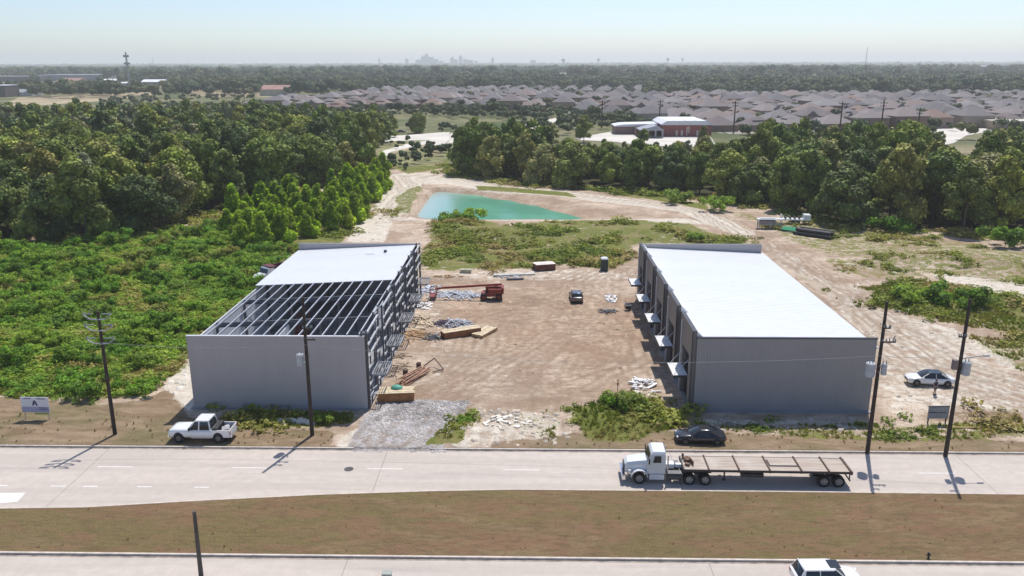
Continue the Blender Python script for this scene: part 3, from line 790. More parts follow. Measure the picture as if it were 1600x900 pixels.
# trees scattered round the houses and through the middle distance
MIDBAND = [(-40,300),(-50,400),(-66,420),(-420,430),(-290,600),(-700,1200),(900,1200),(640,640),(330,400),(240,395),(170,372),(100,384),(14,400),(-15,470),(-55,540),(-90,560),(-100,470),(-160,520),(-330,560)]
fields = [pix((5,166),(30,150),(110,146),(240,141),(262,146),(160,160),(60,168),(0,174)), pix((268,138),(345,133),(452,135),(458,147),(420,153),(360,153),(300,151)),
          pix((600,262),(690,258),(700,232),(740,212),(742,203),(690,204),(620,208),(580,215),(590,240)), pix((820,195),(870,184),(895,180),(893,185),(850,195),(828,203)),
          pix((900,216),(960,203),(1000,205),(1112,200),(1122,226),(1080,230),(1010,230),(960,224),(903,221)), pix((1425,240),(1462,213),(1465,199),(1540,197),(1547,207),(1490,226),(1440,242)), SCHOOL]
mb_pts = [p for p in scatter(MIDBAND, 9.5, 26000, fields+[HOUSE_A, HOUSE_B], seed=12) if inview(*p)]
dens = lambda x, y: fbm(np.array([x]), np.array([y]), 60, 81)[0]
mb_pts = [p for p in mb_pts if dens(*p) > .36]
yard = [p for h_ in (HOUSE_A, HOUSE_B) for p in scatter(h_, 15, 5000, seed=13) if inview(*p)]
yard = [p for p in yard if rnd.random() < (.75 if p[1] < 620 else 1.0)]
def cap2(x, y):
    q = x/y
    if y < 372 and (.03 < q < .27 or .50 < q < .548): return cap(x, y)
    if q < -.21 and y > 430 and y < 1000: return 6.5 if dens(x, y) > .52 else 0
    if y > 640: return 15
    return max(cap(x, y), rnd.choice([6.5, 8, 9.5]) if y > 380 else 0)
pts = [(x, y, rnd.uniform(.75, 1.05)*cap2(x, y)/15.5, 0) for x, y in mb_pts if cap2(x, y) > 4]+[(x, y, rnd.uniform(.34, .62), 0) for x, y in yard]
scrub = [p for p in scatter(MIDBAND, 6.0, 30000, fields+[HOUSE_A, HOUSE_B], seed=21) if inview(*p) and p[1] < 700 and p[1] > 262]
scrub = [(x, y, rnd.uniform(.16, .42), 0) for x, y in scrub if fbm(np.array([x]), np.array([y]), 40, 222)[0] > .42 and sdist(LEFTWOOD, np.array([x]), np.array([y]))[0] < 0]
pts += scrub
pts = [p for p in pts if not cleared(p[0], p[1])]
for a_, b_, n_ in ((612, 258, 5), (640, 252, 7), (662, 246, 6), (690, 240, 7), (655, 238, 5), (676, 234, 6), (625, 228, 4), (700, 203, 8), (650, 200, 6), (620, 262, 5)):
    for _ in range(n_): c = at(a_+rnd.uniform(-14, 14), b_+rnd.uniform(-5, 5)); pts.append((c.x, c.y, rnd.uniform(.12, .34), 0))
merge_copies('scattered_trees', FARP, pts, LEAF_F, 'green trees scattered between and around the distant houses', 'trees', 6)
# wooded plain to the horizon
fp = []
r = np.random.RandomState(77)
def band(y0, y1, n, s0, s1):
    for _ in range(n):
        y = math.sqrt(r.uniform(y0*y0, y1*y1)); x = r.uniform(-.72, .72)*y
        if cleared(x, y) or inside(HOUSE_A, x, y) or inside(HOUSE_B, x, y): continue
        if fbm(np.array([x]), np.array([y]), 300, 91, 3)[0] < .36: continue
        fp.append((x, y, r.uniform(s0, s1), 0))
band(850, 1500, 4200, .8, 1.25); band(1500, 3000, 6000, 1.1, 1.9)
merge_copies('far_woodland', FARP, fp, LEAF_F, 'dark wooded plain behind the distant houses', 'woodland', 8)
fp = []
band(3000, 6500, 5200, 1.3, 2.4); band(6500, 13500, 6500, 1.6, 3.2)
TINY = []
for i in range(3):
    rr = np.random.RandomState(600+i); V, T = ICO1; V2 = V*(1+.3*(rr.rand(len(V), 1)-.5))*np.array([16, 9, 5.5])+np.array([0, 0, 4.0])
    TINY.append((V2, T, np.stack([np.zeros(len(V)), .2+.6*rr.rand(len(V)), np.full(len(V), .5), np.ones(len(V))], 1)))
merge_copies('horizon_woodland', TINY, fp, LEAF_F, 'hazy strip of trees along the horizon', 'woodland', 9)

# low growth: small tufts in every green patch ---------------------------------
TUFT = []
for i in range(6):
    r = np.random.RandomState(700+i); V = []; T = []; C = []; n = 0
    for k in range(15):
        a = r.rand()*6.28; q = .28*r.rand(); b = np.array([math.cos(a)*q, math.sin(a)*q, 0]); hgt = .25+.4*r.rand()
        l = np.array([math.cos(a), math.sin(a), 0])*hgt*(.2+.6*r.rand()); sd_ = np.array([-math.sin(a), math.cos(a), 0])*(.05+.07*r.rand())
        V += [b-sd_, b+sd_, b+l+np.array([0, 0, hgt])+sd_*.3]; T.append((n, n+1, n+2)); n += 3; t_ = r.rand(); C += [(0, t_*.6, .5, 1), (0, t_*.6, .5, 1), (0, t_, .5, 1)]
    TUFT.append((np.array(V), np.array(T), np.array(C)))
LOWP = []
for i in range(5):
    r = np.random.RandomState(800+i)
    L = [(r.normal()*.8, r.normal()*.8, .1+.2*r.rand(), .3+.3*r.rand()) for _ in range(5)]
    V_, T_, C_ = crown_np(r, L, 170, .12, ICO1, .35); V_ = V_*np.array([1, 1, .7]); C_[:, 1] = .2+.6*C_[:, 1]; LOWP.append((V_, T_, C_))
WEED = leaf_mat('foliage_weeds', use_obj=False, ramp=[(0, (.15,.21,.03)), (.3, (.22,.27,.04)), (.6, (.27,.28,.055)), (.85, (.33,.28,.09)), (1, (.38,.30,.13))], transl=.25)
def weight(zs, X, Y, seed):
    w = np.zeros_like(X)
    for poly, sw, amt in zs:
        d = sdist(poly, X, Y)+(fbm(X, Y, 7, seed)-.5)*sw*3; w = np.maximum(w, soft(d, sw)*amt)
    return w
def sample_green(n, x0, x1, y0, y1, thr, seed, patch=2.5):
    r = np.random.RandomState(seed); X = r.uniform(x0, x1, n); Y = r.uniform(y0, y1, n)
    ok = np.abs(X+Y*.021) < .66*Y+4; X = X[ok]; Y = Y[ok]
    w = weight(Z_GREEN, X, Y, 5)+(fbm(X, Y, patch, 44)-.5)*.9
    ok = (w > thr) & (sdist(POND, X, Y) < -3)
    for x0_, x1_ in ((-35.3,-14.6),(14.8,35.6)): ok &= ~((X > x0_) & (X < x1_) & (Y > 77.2) & (Y < 121.5))
    X = X[ok]; Y = Y[ok]; return X, Y, gz(X, Y)
X, Y, Z = sample_green(30000, -95, 100, 72, 200, .62, 1)
ok = fbm(X, Y, 7, 123, 3) > .49; X, Y, Z = X[ok], Y[ok], Z[ok]
d = sdist(sz, X, Y); keep = d < 0; X, Y, Z = X[keep], Y[keep], Z[keep]
merge_copies('weeds', LOWP, [(x, y, rnd.choice([.3, .5, .8, 1.1, 1.6])*(.5+1.2*float(fbm(np.array([x]), np.array([y]), 5, 66)[0])), z-.1) for x, y, z in zip(X[:4600], Y[:4600], Z[:4600])], WEED, 'patchy low green weeds around the building site', 'weeds', 14)
X, Y, Z = sample_green(60000, -60, 70, 71, 130, .45, 2)
merge_copies('tall_grass', TUFT, [(x, y, rnd.uniform(.3, .75), z) for x, y, z in zip(X[:9000], Y[:9000], Z[:9000])], WEED, 'loose tufts of green grass at the edges of the site', 'grass', 15)
merge_copies('undergrowth', LOWP, [(x, y, rnd.uniform(.9, 1.9), .0) for x, y in smass]+[(x, y, rnd.uniform(.6, 1.4), 0) for x, y in scatter(sz, 1.0, 26000, seed=19) if inview(x, y)], 
             leaf_mat('foliage_undergrowth', use_obj=False, ramp=[(0, (.17,.31,.04)), (.35, (.23,.37,.045)), (.65, (.30,.41,.055)), (.85, (.33,.36,.08)), (1, (.38,.33,.11))], transl=.3),
             'dense green undergrowth covering the field on the left', 'undergrowth', 16)
# undergrowth at the foot of the woods
edge = []
for poly, sgn in ((LEFTWOOD, 1), (RIGHTWOOD, 1)):
    X = npr.uniform(-160, 170, 9000); Y = npr.uniform(150, 290, 9000); d = sdist(poly, X, Y); ok = (d > -5) & (d < 3)
    ok &= (np.abs(X) < .66*Y) & (weight(Z_SAND, X, Y, 7) < .3)
    edge += [(x, y, rnd.uniform(1.2, 3.0), -.3) for x, y in zip(X[ok], Y[ok])]
merge_copies('wood_edge_growth', LOWP, edge[:1500], WEED, 'low bushy growth along the foot of the woods', 'undergrowth', 17)
# dry grass tufts on verge and median
DRYG = leaf_mat('dry_grass_blades', use_obj=False, ramp=[(0, (.25,.175,.09)), (.5, (.30,.21,.115)), (.8, (.22,.20,.08)), (1, (.34,.26,.15))], transl=.2)
r = np.random.RandomState(55); dp = []
for _ in range(350):
    x = r.uniform(-50, 52); y = r.uniform(52.3, 61.2); 
    if y < np.interp(x, [p[0] for p in med_far], [p[1] for p in med_far])-.5: dp.append((x, y, r.uniform(.12, .3), MZ-.02))
for _ in range(450):
    x = r.uniform(-56, 58); y = r.uniform(69.5, 77)
    if weight(Z_DRY, np.array([x]), np.array([y]), 6)[0] > .5: dp.append((x, y, r.uniform(.15, .4), .1))
merge_copies('dry_grass', TUFT, dp, DRYG, 'short dry brown grass on the median and the roadside verge', 'grass', 18)

# ---------------------------------------------------------------- warehouses
XR0, XR1, YB0, YB1 = 17.15, 35.2, 78.1, 120.6
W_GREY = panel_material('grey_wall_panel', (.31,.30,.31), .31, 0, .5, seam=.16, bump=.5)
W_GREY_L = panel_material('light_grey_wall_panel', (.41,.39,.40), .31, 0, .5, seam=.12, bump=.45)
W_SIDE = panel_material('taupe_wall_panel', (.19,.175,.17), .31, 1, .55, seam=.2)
W_INT = M('insulated_wall_liner', (.62,.65,.70), .6, .08, .5)
TRIM = M('dark_trim', (.055,.055,.065), .45, .1)
LTRIM = M('light_trim', (.62,.63,.66), .4, .08)
ROOFW = panel_material('white_standing_seam_roof', (.70,.71,.725), .61, 1, .35, seam=.03, bump=.06)
SLAB = M('floor_slab', (.30,.30,.31), .8, .12, .3, obj=False, dirt=(.22,.22,.22))
CANW = M('canopy_white_metal', (.80,.80,.80), .35, .04)
BAYS = [78.35, 87.4, 96.4, 105.5, 114.5]

def slope_sheet(name, mat, parent, x0, x1, z0, z1, y0, y1, th=.08, nx=6):
    mb = MB()
    for k in range(nx):
        a = k/nx; b = (k+1)/nx
        xa, xb = x0+(x1-x0)*a, x0+(x1-x0)*b; za, zb = z0+(z1-z0)*a, z0+(z1-z0)*b
        mb.add([(xa,y0,za-th),(xb,y0,zb-th),(xb,y1,zb-th),(xa,y1,za-th),(xa,y0,za),(xb,y0,zb),(xb,y1,zb),(xa,y1,za)],
               [(0,3,2,1),(4,5,6,7)]+([(0,1,5,4),(2,3,7,6)])+([(3,0,4,7)] if k == 0 else [])+([(1,2,6,5)] if k == nx-1 else []))
    y = math.ceil(y0/.61)*.61+.305-.61
    while y < y1-.1:
        if y > y0+.05: mb.bar((x0, y, z0+.004), (x1, y, z1+.004), .03, .012)
        y += .61
    return mb.build(name, mat, parent)

def arch_poly(y0, y1, z0, z1, rise, n=8):
    p = [(y0, z0), (y1, z0), (y1, z1-rise)]
    for k in range(1, n): t = math.pi*k/n; p.append(((y0+y1)/2+math.cos(t)*(y1-y0)/2, z1-rise+math.sin(t)*rise))
    return p+[(y0, z1-rise)]

def warehouse_right():
    T = thing('warehouse', 'finished grey metal warehouse with a complete white roof and five white door canopies', 'warehouse', (26, 78, 0))
    L = (-26, -78, 0)
    def B(mb, name, mat, p=T): 
        return mb.build(name, mat, p, L if p is T else None)
    B(MB().box(XR0-.45, XR1+.3, YB0-.3, YB1+.3, -.2, .1), 'foundation', SLAB)
    B(MB().box(XR0, XR1, YB0, YB0+.2, .1, 8.0), 'front_wall', W_GREY)
    B(MB().box(XR0-.05, XR1+.06, YB0-.05, YB0+.25, 8.0, 8.13), 'parapet_cap', TRIM)
    B(MB().box(XR0, XR1, YB1-.2, YB1, .1, 8.45), 'rear_wall', W_GREY_L)
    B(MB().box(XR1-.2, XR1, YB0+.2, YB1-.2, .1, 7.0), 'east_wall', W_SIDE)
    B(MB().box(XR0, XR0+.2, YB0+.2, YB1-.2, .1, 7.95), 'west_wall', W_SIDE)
    slope_sheet('roof', ROOFW, T, XR0+.22, XR1+.1, 7.9, 7.12, YB0+.28, YB1-.22).location = L
    B(MB().box(XR1+.1, XR1+.24, YB0+.1, YB1-.1, 6.95, 7.1), 'gutter', LTRIM)
    ends = BAYS[1:]+[YB1]
    for k, (y0, ye) in enumerate(zip(BAYS, ends)):
        y1 = min(y0+6.4, ye-.4)
        pm = MB()
        # projecting pier block, with an opening carved as separate side pieces
        yo0, yo1 = y0+1.55, y0+5.0
        if k == 4: yo0, yo1 = y0+1.2, y0+4.4
        pm.box(XR0-.42, XR0-.002, y0, yo0, .1, 8.65); pm.box(XR0-.42, XR0-.002, yo1, y1, .1, 8.65); pm.box(XR0-.42, XR0-.002, yo0, yo1, 5.6, 8.65)
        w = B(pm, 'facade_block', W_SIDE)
        B(MB().box(XR0-.44, XR0-.02, y0-.06, y1+.06, 8.65, 8.72), 'parapet_cap', TRIM)
        B(MB().add([(XR0, y0+.02, 8.66), (XR0, y1-.02, 8.66), (XR0+.75, y1-.02, 7.93), (XR0+.75, y0+.02, 7.93), (XR0, y0+.02, 7.9), (XR0, y1-.02, 7.9)], [(0,1,2,3), (0,3,4), (1,5,2)]), 'parapet_back', CANW)
        B(MB().box(XR0-.53, XR0-.42, y0-.13, y0-.003, .1, 8.6), 'corner_trim', TRIM)
        q = MB(); ap = arch_poly(yo0, yo1, .12, 5.58, 1.0)
        q.add([(XR0-.03, y, z) for y, z in ap]+[(XR0-.012, y, z) for y, z in ap], [tuple(range(len(ap))), tuple(range(2*len(ap)-1, len(ap)-1, -1))])
        g = B(q, 'storefront_window', GLASS)
        f = MB()
        for z in (2.5, 4.2): f.box(XR0-.07, XR0-.035, yo0, yo1, z-.04, z+.04)
        for y in (yo0+.9, yo1-.9): f.box(XR0-.075, XR0-.034, y-.04, y+.04, .12, 5.0)
        f.build('mullions', TRIM, g)
        cn = MB().box(XR0-1.95, XR0-.43, yo0-.1, yo0+3.75, 3.12, 3.3)
        co = B(cn, 'door_canopy', CANW)
        MB().box(XR0-2.0, XR0-1.952, yo0-.14, yo0+3.79, 3.08, 3.34).box(XR0-1.95, XR0-.5, yo0-.15, yo0-.102, 3.08, 3.34).build('canopy_edge', TRIM, co)
        for yy in (yo0+.2, yo0+3.4): MB().tube((XR0-1.8, yy, 3.3), (XR0-.43, yy, 4.9), .03, n=6).build('hanger_rod', LTRIM, co)
        B(MB().tube((XR0-.58, yo1+.3, .15), (XR0-.58, yo1+.3, 8.2), .06, n=6), 'downspout', LTRIM)
        if y1+1.6 < ye:
            dd = B(MB().box(XR0-.05, XR0-.003, y1+.35, y1+1.45, .12, 2.4), 'service_door', TRIM)
    # faint ridge joint
    B(MB().box(XR0+1.5, XR1-2.5, 83.1, 83.16, 7.93, 7.94), 'roof_joint', M('roof_seam', (.62,.63,.65), .5)) if False else None
warehouse_right()

XL0, XL1 = -35.1, -17.1
def warehouse_left():
    T = thing('warehouse', 'unfinished steel-framed warehouse with bare roof purlins over its front part', 'warehouse', (-26, 78, 0))
    L = (26, -78, 0)
    def B(mb, name, mat, p=T): return mb.build(name, mat, p, L if p is T else None)
    def rz_(x): return 7.2+(x-XL0)/(XL1-XL0)*.85
    B(MB().box(XL0-.3, XL1+.55, YB0-.3, YB1+.3, -.2, .1), 'foundation', SLAB)
    B(MB().box(XL0, XL1+.35, YB0, YB0+.18, .1, 8.0), 'front_wall', W_GREY_L)
    B(MB().box(XL0-.05, XL1+.4, YB0-.04, YB0+.24, 8.0, 8.08), 'parapet_cap', LTRIM)
    B(MB().box(XL1+.36, XL1+.62, YB0-.02, YB0+.3, .1, 8.1), 'corner_post', TRIM)
    B(MB().box(XL0, XL1, YB1-.2, YB1, .1, 8.45), 'rear_wall', W_GREY_L)
    B(MB().box(XL0, XL0+.12, YB0+.18, YB1-.2, .1, 7.0), 'west_wall', W_INT)
    slope_sheet('roof', ROOFW, T, XL0-.05, XL1-.1, 7.42, 8.25, 99.9, YB1-.22).location = L
    B(MB().box(-21.3, -20.9, 115.9, 116.3, 8.1, 8.4), 'roof_vent', TRIM)
    B(MB().box(-23.9, -22.5, 115.0, 115.15, 8.05, 8.1), 'loose_strip', LTRIM)
    # purlins over the open part
    for k in range(14):
        x = XL0+1.25+k*1.27
        B(MB().box(x-.035, x+.035, YB0+.2, 99.9, rz_(x)+.06, rz_(x)+.24).box(x-.035, x+.07, YB0+.2, 99.9, rz_(x)+.24, rz_(x)+.265), 'purlin', GALV)
    # frames
    for y in (85.4, 94.3, 103.4, 112.4):
        mb = MB()
        for s_ in (0, 1):
            mb.bar((XL0+.3, y, rz_(XL0)-.15-.5*s_), (XL1-.1, y, rz_(XL1)-.15-.5*s_), .22, .05)
        mb.bar((XL0+.3, y, rz_(XL0)-.4), (XL1-.1, y, rz_(XL1)-.4), .04, .52)
        B(mb, 'rafter', STEEL)
        for x in (XL0+.35, -29.0, -23.2, XL1-.1):
            c = MB().box(x-.12, x+.12, y-.15, y+.15, .1, rz_(x)-.35) if abs(x+29) > .1 and abs(x+23.2) > .1 else MB().box(x-.1, x+.1, y-.1, y+.1, .1, rz_(x)-.35)
            B(c, 'column', STEEL)
    # strut bracing on the inside
    for y0, y1 in ((85.5, 94.2), (94.4, 103.3)):
        B(MB().bar((XL0+.3, y0, 1), (XL0+.3, y1, 6.6), .04).bar((XL0+.3, y0, 6.6), (XL0+.3, y1, 1), .04), 'cross_brace', GALV)
    # interior block walls seen through the frame
    B(MB().box(-29.4, -29.25, 87.2, 93.8, .12, 4.2), 'partition', W_INT)
    # yard-side framing: projecting bays of studs and girts
    ends = BAYS[1:]+[YB1]
    for k, (y0, ye) in enumerate(zip(BAYS, ends)):
        y1 = min(y0+6.4, ye-.4); yo0, yo1 = y0+1.55, y0+5.0
        for xx in (XL1+.02, XL1+.5):
            for y in (y0, y1):
                B(MB().box(xx-.09, xx+.09, y-.14, y+.14, .1, 8.6), 'bay_post', STEEL)
        for y in (yo0, yo1): B(MB().box(XL1+.42, XL1+.56, y-.08, y+.08, .1, 8.2), 'jamb', STEEL)
        for z in (1.3, 2.6, 4.4, 5.7, 7.0, 8.4):
            segs = [(y0, yo0), (yo1, y1)] if z < 5 else [(y0, y1)]
            for a, b in segs:
                B(MB().box(XL1+.46, XL1+.66, a, b, z-.02, z+.02).box(XL1+.64, XL1+.68, a, b, z-.1, z+.1), 'girt', GALV)
            if z > 5: [B(MB().box(XL1-.05, XL1+.48, yy-.03, yy+.03, z-.08, z+.08), 'return_girt', GALV) for yy in (y0, y1)]
            if y1 < ye-.5: B(MB().box(XL1-.02, XL1+.1, y1, ye, z-.1, z+.1), 'girt', GALV)
        cf = MB(); xa, xb = XL1+.6, XL1+2.1; ya, yb = yo0-.1, yo0+3.6
        for a, b in (((xa,ya,3.2),(xb,ya,3.2)), ((xa,yb,3.2),(xb,yb,3.2)), ((xb,ya,3.2),(xb,yb,3.2)), ((xa,ya,3.2),(xa,yb,3.2))): cf.bar(a, b, .12, .2)
        for j in range(1, 6): cf.bar((xa+(xb-xa)*j/6, ya, 3.24), (xa+(xb-xa)*j/6, yb, 3.24), .06, .12)
        B(cf, 'canopy_frame', M('canopy_steel', (.26,.28,.31), .5, .15, metal=.3))
        # diagonal kickers inside bay, light grey
        for yy, q_ in ((y0, 1.5), (y1, -1.5)): B(MB().bar((XL1+.05, yy, 7.9), (XL1+.5, yy+q_, 5.8), .07), 'kicker', GALV)
    # white liner sheets hung in the first two open bays
    B(MB().box(XL1-.3, XL1-.24, 87.6, 92.6, 5.0, 7.6), 'liner_sheet', W_INT)
warehouse_left()

# machine inside the open frame
def scissor_lift():
    c = at(470, 507, 2.0)
    T = thing('scissor_lift', 'small red lift standing inside the unfinished warehouse under the open purlins', 'lift', (c.x, c.y, .1), .3)
    MB().box(-1.1, 1.1, -.5, .5, .25, .7).build('chassis', RED, T)
    s = MB()
    for k in range(3):
        z = .7+k*.55
        for y in (-.4, .4): s.bar((-.8, y, z), (.8, y, z+.55), .08); s.bar((.8, y, z), (-.8, y, z+.55), .08)
    s.build('scissor_arms', RED, T)
    p = MB().box(-1.2, 1.2, -.55, .55, 2.35, 2.45)
    for x in (-1.15, 0, 1.15):
        for y in (-.5, .5): p.box(x-.03, x+.03, y-.03, y+.03, 2.45, 3.5)
    for y in (-.5, .5): p.box(-1.15, 1.15, y-.02, y+.02, 3.45, 3.5)
    p.build('platform', RED, T)
    for x in (-.8, .8):
        for y in (-.55, .55): MB().tube((x, y-.1, .25), (x, y+.1, .25), .25, n=12).build('wheel', BLACK, T)
scissor_lift()

# ---------------------------------------------------------------- houses
def house_mesh(i):
    r = random.Random(900+i)
    W = r.uniform(13, 17); D = r.uniform(12, 16); H = r.choice([3.2, 3.2, 5.6]); pitch = .52; ov = .5
    walls = MB(); roof = MB()
    def hip(x0, x1, y0, y1, z, ridge_x=True):
        w = x1-x0; d = y1-y0; h = min(w, d)/2*pitch
        a = [(x0,y0,z),(x1,y0,z),(x1,y1,z),(x0,y1,z)]
        if w >= d: rr = [(x0+d/2*.95,(y0+y1)/2,z+h),(x1-d/2*.95,(y0+y1)/2,z+h)]; fs = [(0,1,5,4),(1,2,5),(2,3,4,5),(3,0,4)]
        else: rr = [((x0+x1)/2,y0+w/2*.95,z+h),((x0+x1)/2,y1-w/2*.95,z+h)]; fs = [(0,1,4),(1,2,5,4),(2,3,5),(3,0,4,5)]
        roof.add(a+rr, fs+[(3,2,1,0)])
    walls.box(-W/2, W/2, -D/2, D/2, 0, H); hip(-W/2-ov, W/2+ov, -D/2-ov, D/2+ov, H)
    # front wing
    s = r.choice([-1, 1]); x0, x1 = (-W/2, -W/2+W*.48) if s < 0 else (W/2-W*.48, W/2)
    walls.box(x0+.02, x1-.02, -D/2-3.2, -D/2, 0, H-.1); hip(x0-ov, x1+ov, -D/2-3.2-ov, D/2*.3, H-.05)
    # gable
    gx = -s*W*.2; gw = 2.6
    roof.prism([(gx-gw, H+.25), (gx+gw, H+.25), (gx, H+.25+gw*.8)], -D/2-.35, 0)
    if i % 3 == 0:
        walls.box(-3.4, 3.4, -2.2, 3.4, H, H+2.2); hip(-3.9, 3.9, -2.7, 3.9, H+2.2)
    win = MB()
    for x in (-W*.28, W*.05, W*.3):
        win.box(x-.8, x+.8, -D/2-3.24 if (x0 < x < x1) else -D/2-.04, -D/2-3.2 if (x0 < x < x1) else -D/2, 1.0, 2.5)
    for x in (-W*.3, 0, W*.3): win.box(x-.8, x+.8, D/2, D/2+.04, 1.0, 2.5)
    for y in (-D*.25, D*.2): win.box(-W/2-.04, -W/2, y-.7, y+.7, 1, 2.4).box(W/2, W/2+.04, y-.7, y+.7, 1, 2.4)
    return walls, roof, win
def roof_mat():
    t = NT('shingle_roof'); oi = t.n('ShaderNodeObjectInfo'); p = t.pos(obj=True)
    cr = t.n('ShaderNodeValToRGB'); e = cr.color_ramp; e.elements[0].color = (.12,.108,.112,1); e.elements[1].color = (.25,.235,.24,1)
    for q, c in ((.25, (.22,.20,.205,1)), (.45, (.175,.14,.135,1)), (.62, (.14,.135,.145,1)), (.78, (.24,.21,.205,1)), (.9, (.24,.16,.13,1))): x = e.elements.new(q); x.color = c
    t.l(oi.outputs['Random'], cr.inputs[0]); n = t.noise(.9, p, 5, .7)
    c = t.mix(1.0, cr.outputs[0], t.mix(n, (.8,.8,.8), (1.15,1.15,1.15)), 'MULTIPLY'); t.l(c, t.b.inputs['Base Color']); t.b.inputs['Roughness'].default_value = .9; return t.m
def brick_mat():
    t = NT('house_brick'); oi = t.n('ShaderNodeObjectInfo'); p = t.pos(obj=True)
    cr = t.n('ShaderNodeValToRGB'); e = cr.color_ramp; e.elements[0].color = (.24,.14,.11,1); e.elements[1].color = (.38,.33,.27,1)
    for q, c in ((.35, (.30,.22,.17,1)), (.6, (.26,.16,.13,1)), (.8, (.42,.36,.28,1))): x = e.elements.new(q); x.color = c
    t.l(oi.outputs['Random'], cr.inputs[0]); n = t.noise(3, p, 4); c = t.mix(1.0, cr.outputs[0], t.mix(n, (.85,.85,.85), (1.1,1.1,1.1)), 'MULTIPLY')
    t.l(c, t.b.inputs['Base Color']); t.b.inputs['Roughness'].default_value = .9; return t.m
RM, BM = roof_mat(), brick_mat(); HW = M('house_window', (.05,.055,.06), .15, .1)
HM = []
for i in range(7):
    a, b, c = house_mesh(i); HM.append((a.mesh('wall', BM), b.mesh('roof', RM), c.mesh('window', HW)))
hp = []
for poly, ang in ((HOUSE_A, -.12), (HOUSE_B, .16)):
    ca, sa_ = math.cos(ang), math.sin(ang)
    for i in range(-60, 60):
        for j in range(-60, 60):
            u = i*20.5+rnd.uniform(-2, 2); v = j*29.0+(j % 2)*9+rnd.uniform(-1.5, 1.5)
            x = 150+u*ca-v*sa_; y = 640+u*sa_+v*ca
            if inside(poly, x, y) and inview(x, y): hp.append((x, y, ang+(math.pi if j % 2 else 0)+rnd.choice([0, 0, 0, math.pi/2])))
hp = [h_ for h_ in hp if fbm(np.array([h_[0]]), np.array([h_[1]]), 45, 95)[0] > .33 or h_[1] < 600]
hp.sort(key=lambda p: p[0]**2+p[1]**2)
print('houses', len(hp))
HD = ['brick house with a plain hipped grey roof', 'brick house with a hipped roof and wide front wing', 'brick house with a mauve-grey hipped roof', 'house with a raised upper storey and hipped roof', 'house with a front gable and grey roof', 'compact house with a hipped shingle roof', 'tall house with stepped hipped roofs']
for k, (x, y, a) in enumerate(hp[:290]):
    i = rnd.randrange(7); reg = 'right-hand' if x > 120 else ('middle' if x > -20 else 'left-hand')
    near = 'front rows' if y < 560 else 'back rows'
    e = thing('house', HD[i]+' in the %s, %s' % (near, reg), 'house', (x, y, 0), a, 'houses of the %s of the %s estate, kind %s' % (near, reg, HD[i].split(' with')[0]), rnd.uniform(1.02, 1.25))
    link('wall', HM[i][0], e); link('roof', HM[i][1], e)
if len(hp) > 290:
    mbh = MB()
    for (x, y, a) in hp[290:]:
        ca, sa_ = math.cos(a), math.sin(a); P8 = [(-8,-7,0),(8,-7,0),(8,7,0),(-8,7,0),(-8,-7,3.2),(8,-7,3.2),(8,7,3.2),(-8,7,3.2),(-2,0,7.6),(2,0,7.6)]
        mbh.add([(x+u*ca-v*sa_, y+u*sa_+v*ca, w) for u, v, w in P8], [(0,1,5,4),(1,2,6,5),(2,3,7,6),(3,0,4,7),(4,5,9,8),(5,6,9),(6,7,8,9),(7,4,8)])
    tag(mbh.build('distant_houses', M('distant_shingle', (.21,.19,.19), .9, .3, .02, obj=False)), 'farthest grey roofs of the housing estate', 'houses', None, 'stuff')
# estate ground: pale streets and lawns under the houses
for nm, poly in (('estate_ground', HOUSE_A), ('estate_ground_east', HOUSE_B)):
    sheet(nm, poly, .06, M('estate_streets', (.24,.22,.185), .9, .35, .03, obj=False, dirt=(.12,.13,.06)))

# ---------------------------------------------------------------- school and distant buildings
SBR = panel_material('red_brick_wall', (.30,.10,.085), 2.2, 0, .9, seam=.3)
WROOF = M('white_membrane_roof', (.70,.70,.73), .5, .06, .1)
GREYM = M('grey_metal', (.33,.34,.37), .5, .1)
def school():
    c = at(1035, 214); x0 = c.x; y0 = c.y+1; x1 = at(1112, 214).x
    T = thing('school_building', 'red brick school hall with a white roof, grey gabled porch and low white wings', 'building', (x0, y0, 0))
    W = x1-x0
    MB().box(0, W, 0, 30, 0, 5.6).build('wall', SBR, T)
    MB().prism([(-.6, 5.6), (W+.6, 5.6), (W+.6, 6.0), (W-3, 7.6), (2, 7.6), (-.6, 6.0)], -.6, 30.6).build('roof', WROOF, T)
    for k in range(4):
        MB().prism([(4+k*5.2, 5.9), (7.2+k*5.2, 5.9), (5.6+k*5.2, 7.7)], -.5, 5).build('roof_dormer', GREYM, T)
    g = M('mural_cream', (.62,.55,.45), .8)
    w = MB()
    for x in (6.5, 9.0, 16.5): w.box(x, x+.9, -.05, 0, .5, 3.0)
    w.box(11.6, 12.1, -.06, 0, .6, 4.6); w.box(12.5, 13.0, -.06, 0, 1.6, 5.0); w.build('window', g, T)
    # porch
    p = MB().prism([(-12, 3.6), (-.6, 3.6), (-.6, 4.0), (-4, 6.0), (-12, 3.9)], -9, 6); p.build('porch_roof', GREYM, T)
    q = MB()
    for x in (-11.6, -8, -4.5, -1.2): q.box(x-.35, x+.35, -8.8, -8.1, 0, 3.6)
    q.build('porch_column', GREYM, T)
    MB().box(-12, -1, 6, 12, 0, 3.59).build('wing_wall', M('wing_brick', (.22,.14,.12), .9), T)
    MB().prism([(-22, 4.0), (-.6, 4.0), (-.6, 5.4), (-18, 5.0), (-22, 4.3)], 12, 28).build('wing_roof', WROOF, T)
    MB().box(-21.5, -1, 12.3, 27.5, 0, 3.99).build('wing_wall', M('wing_brick', (.22,.14,.12), .9), T)
school()
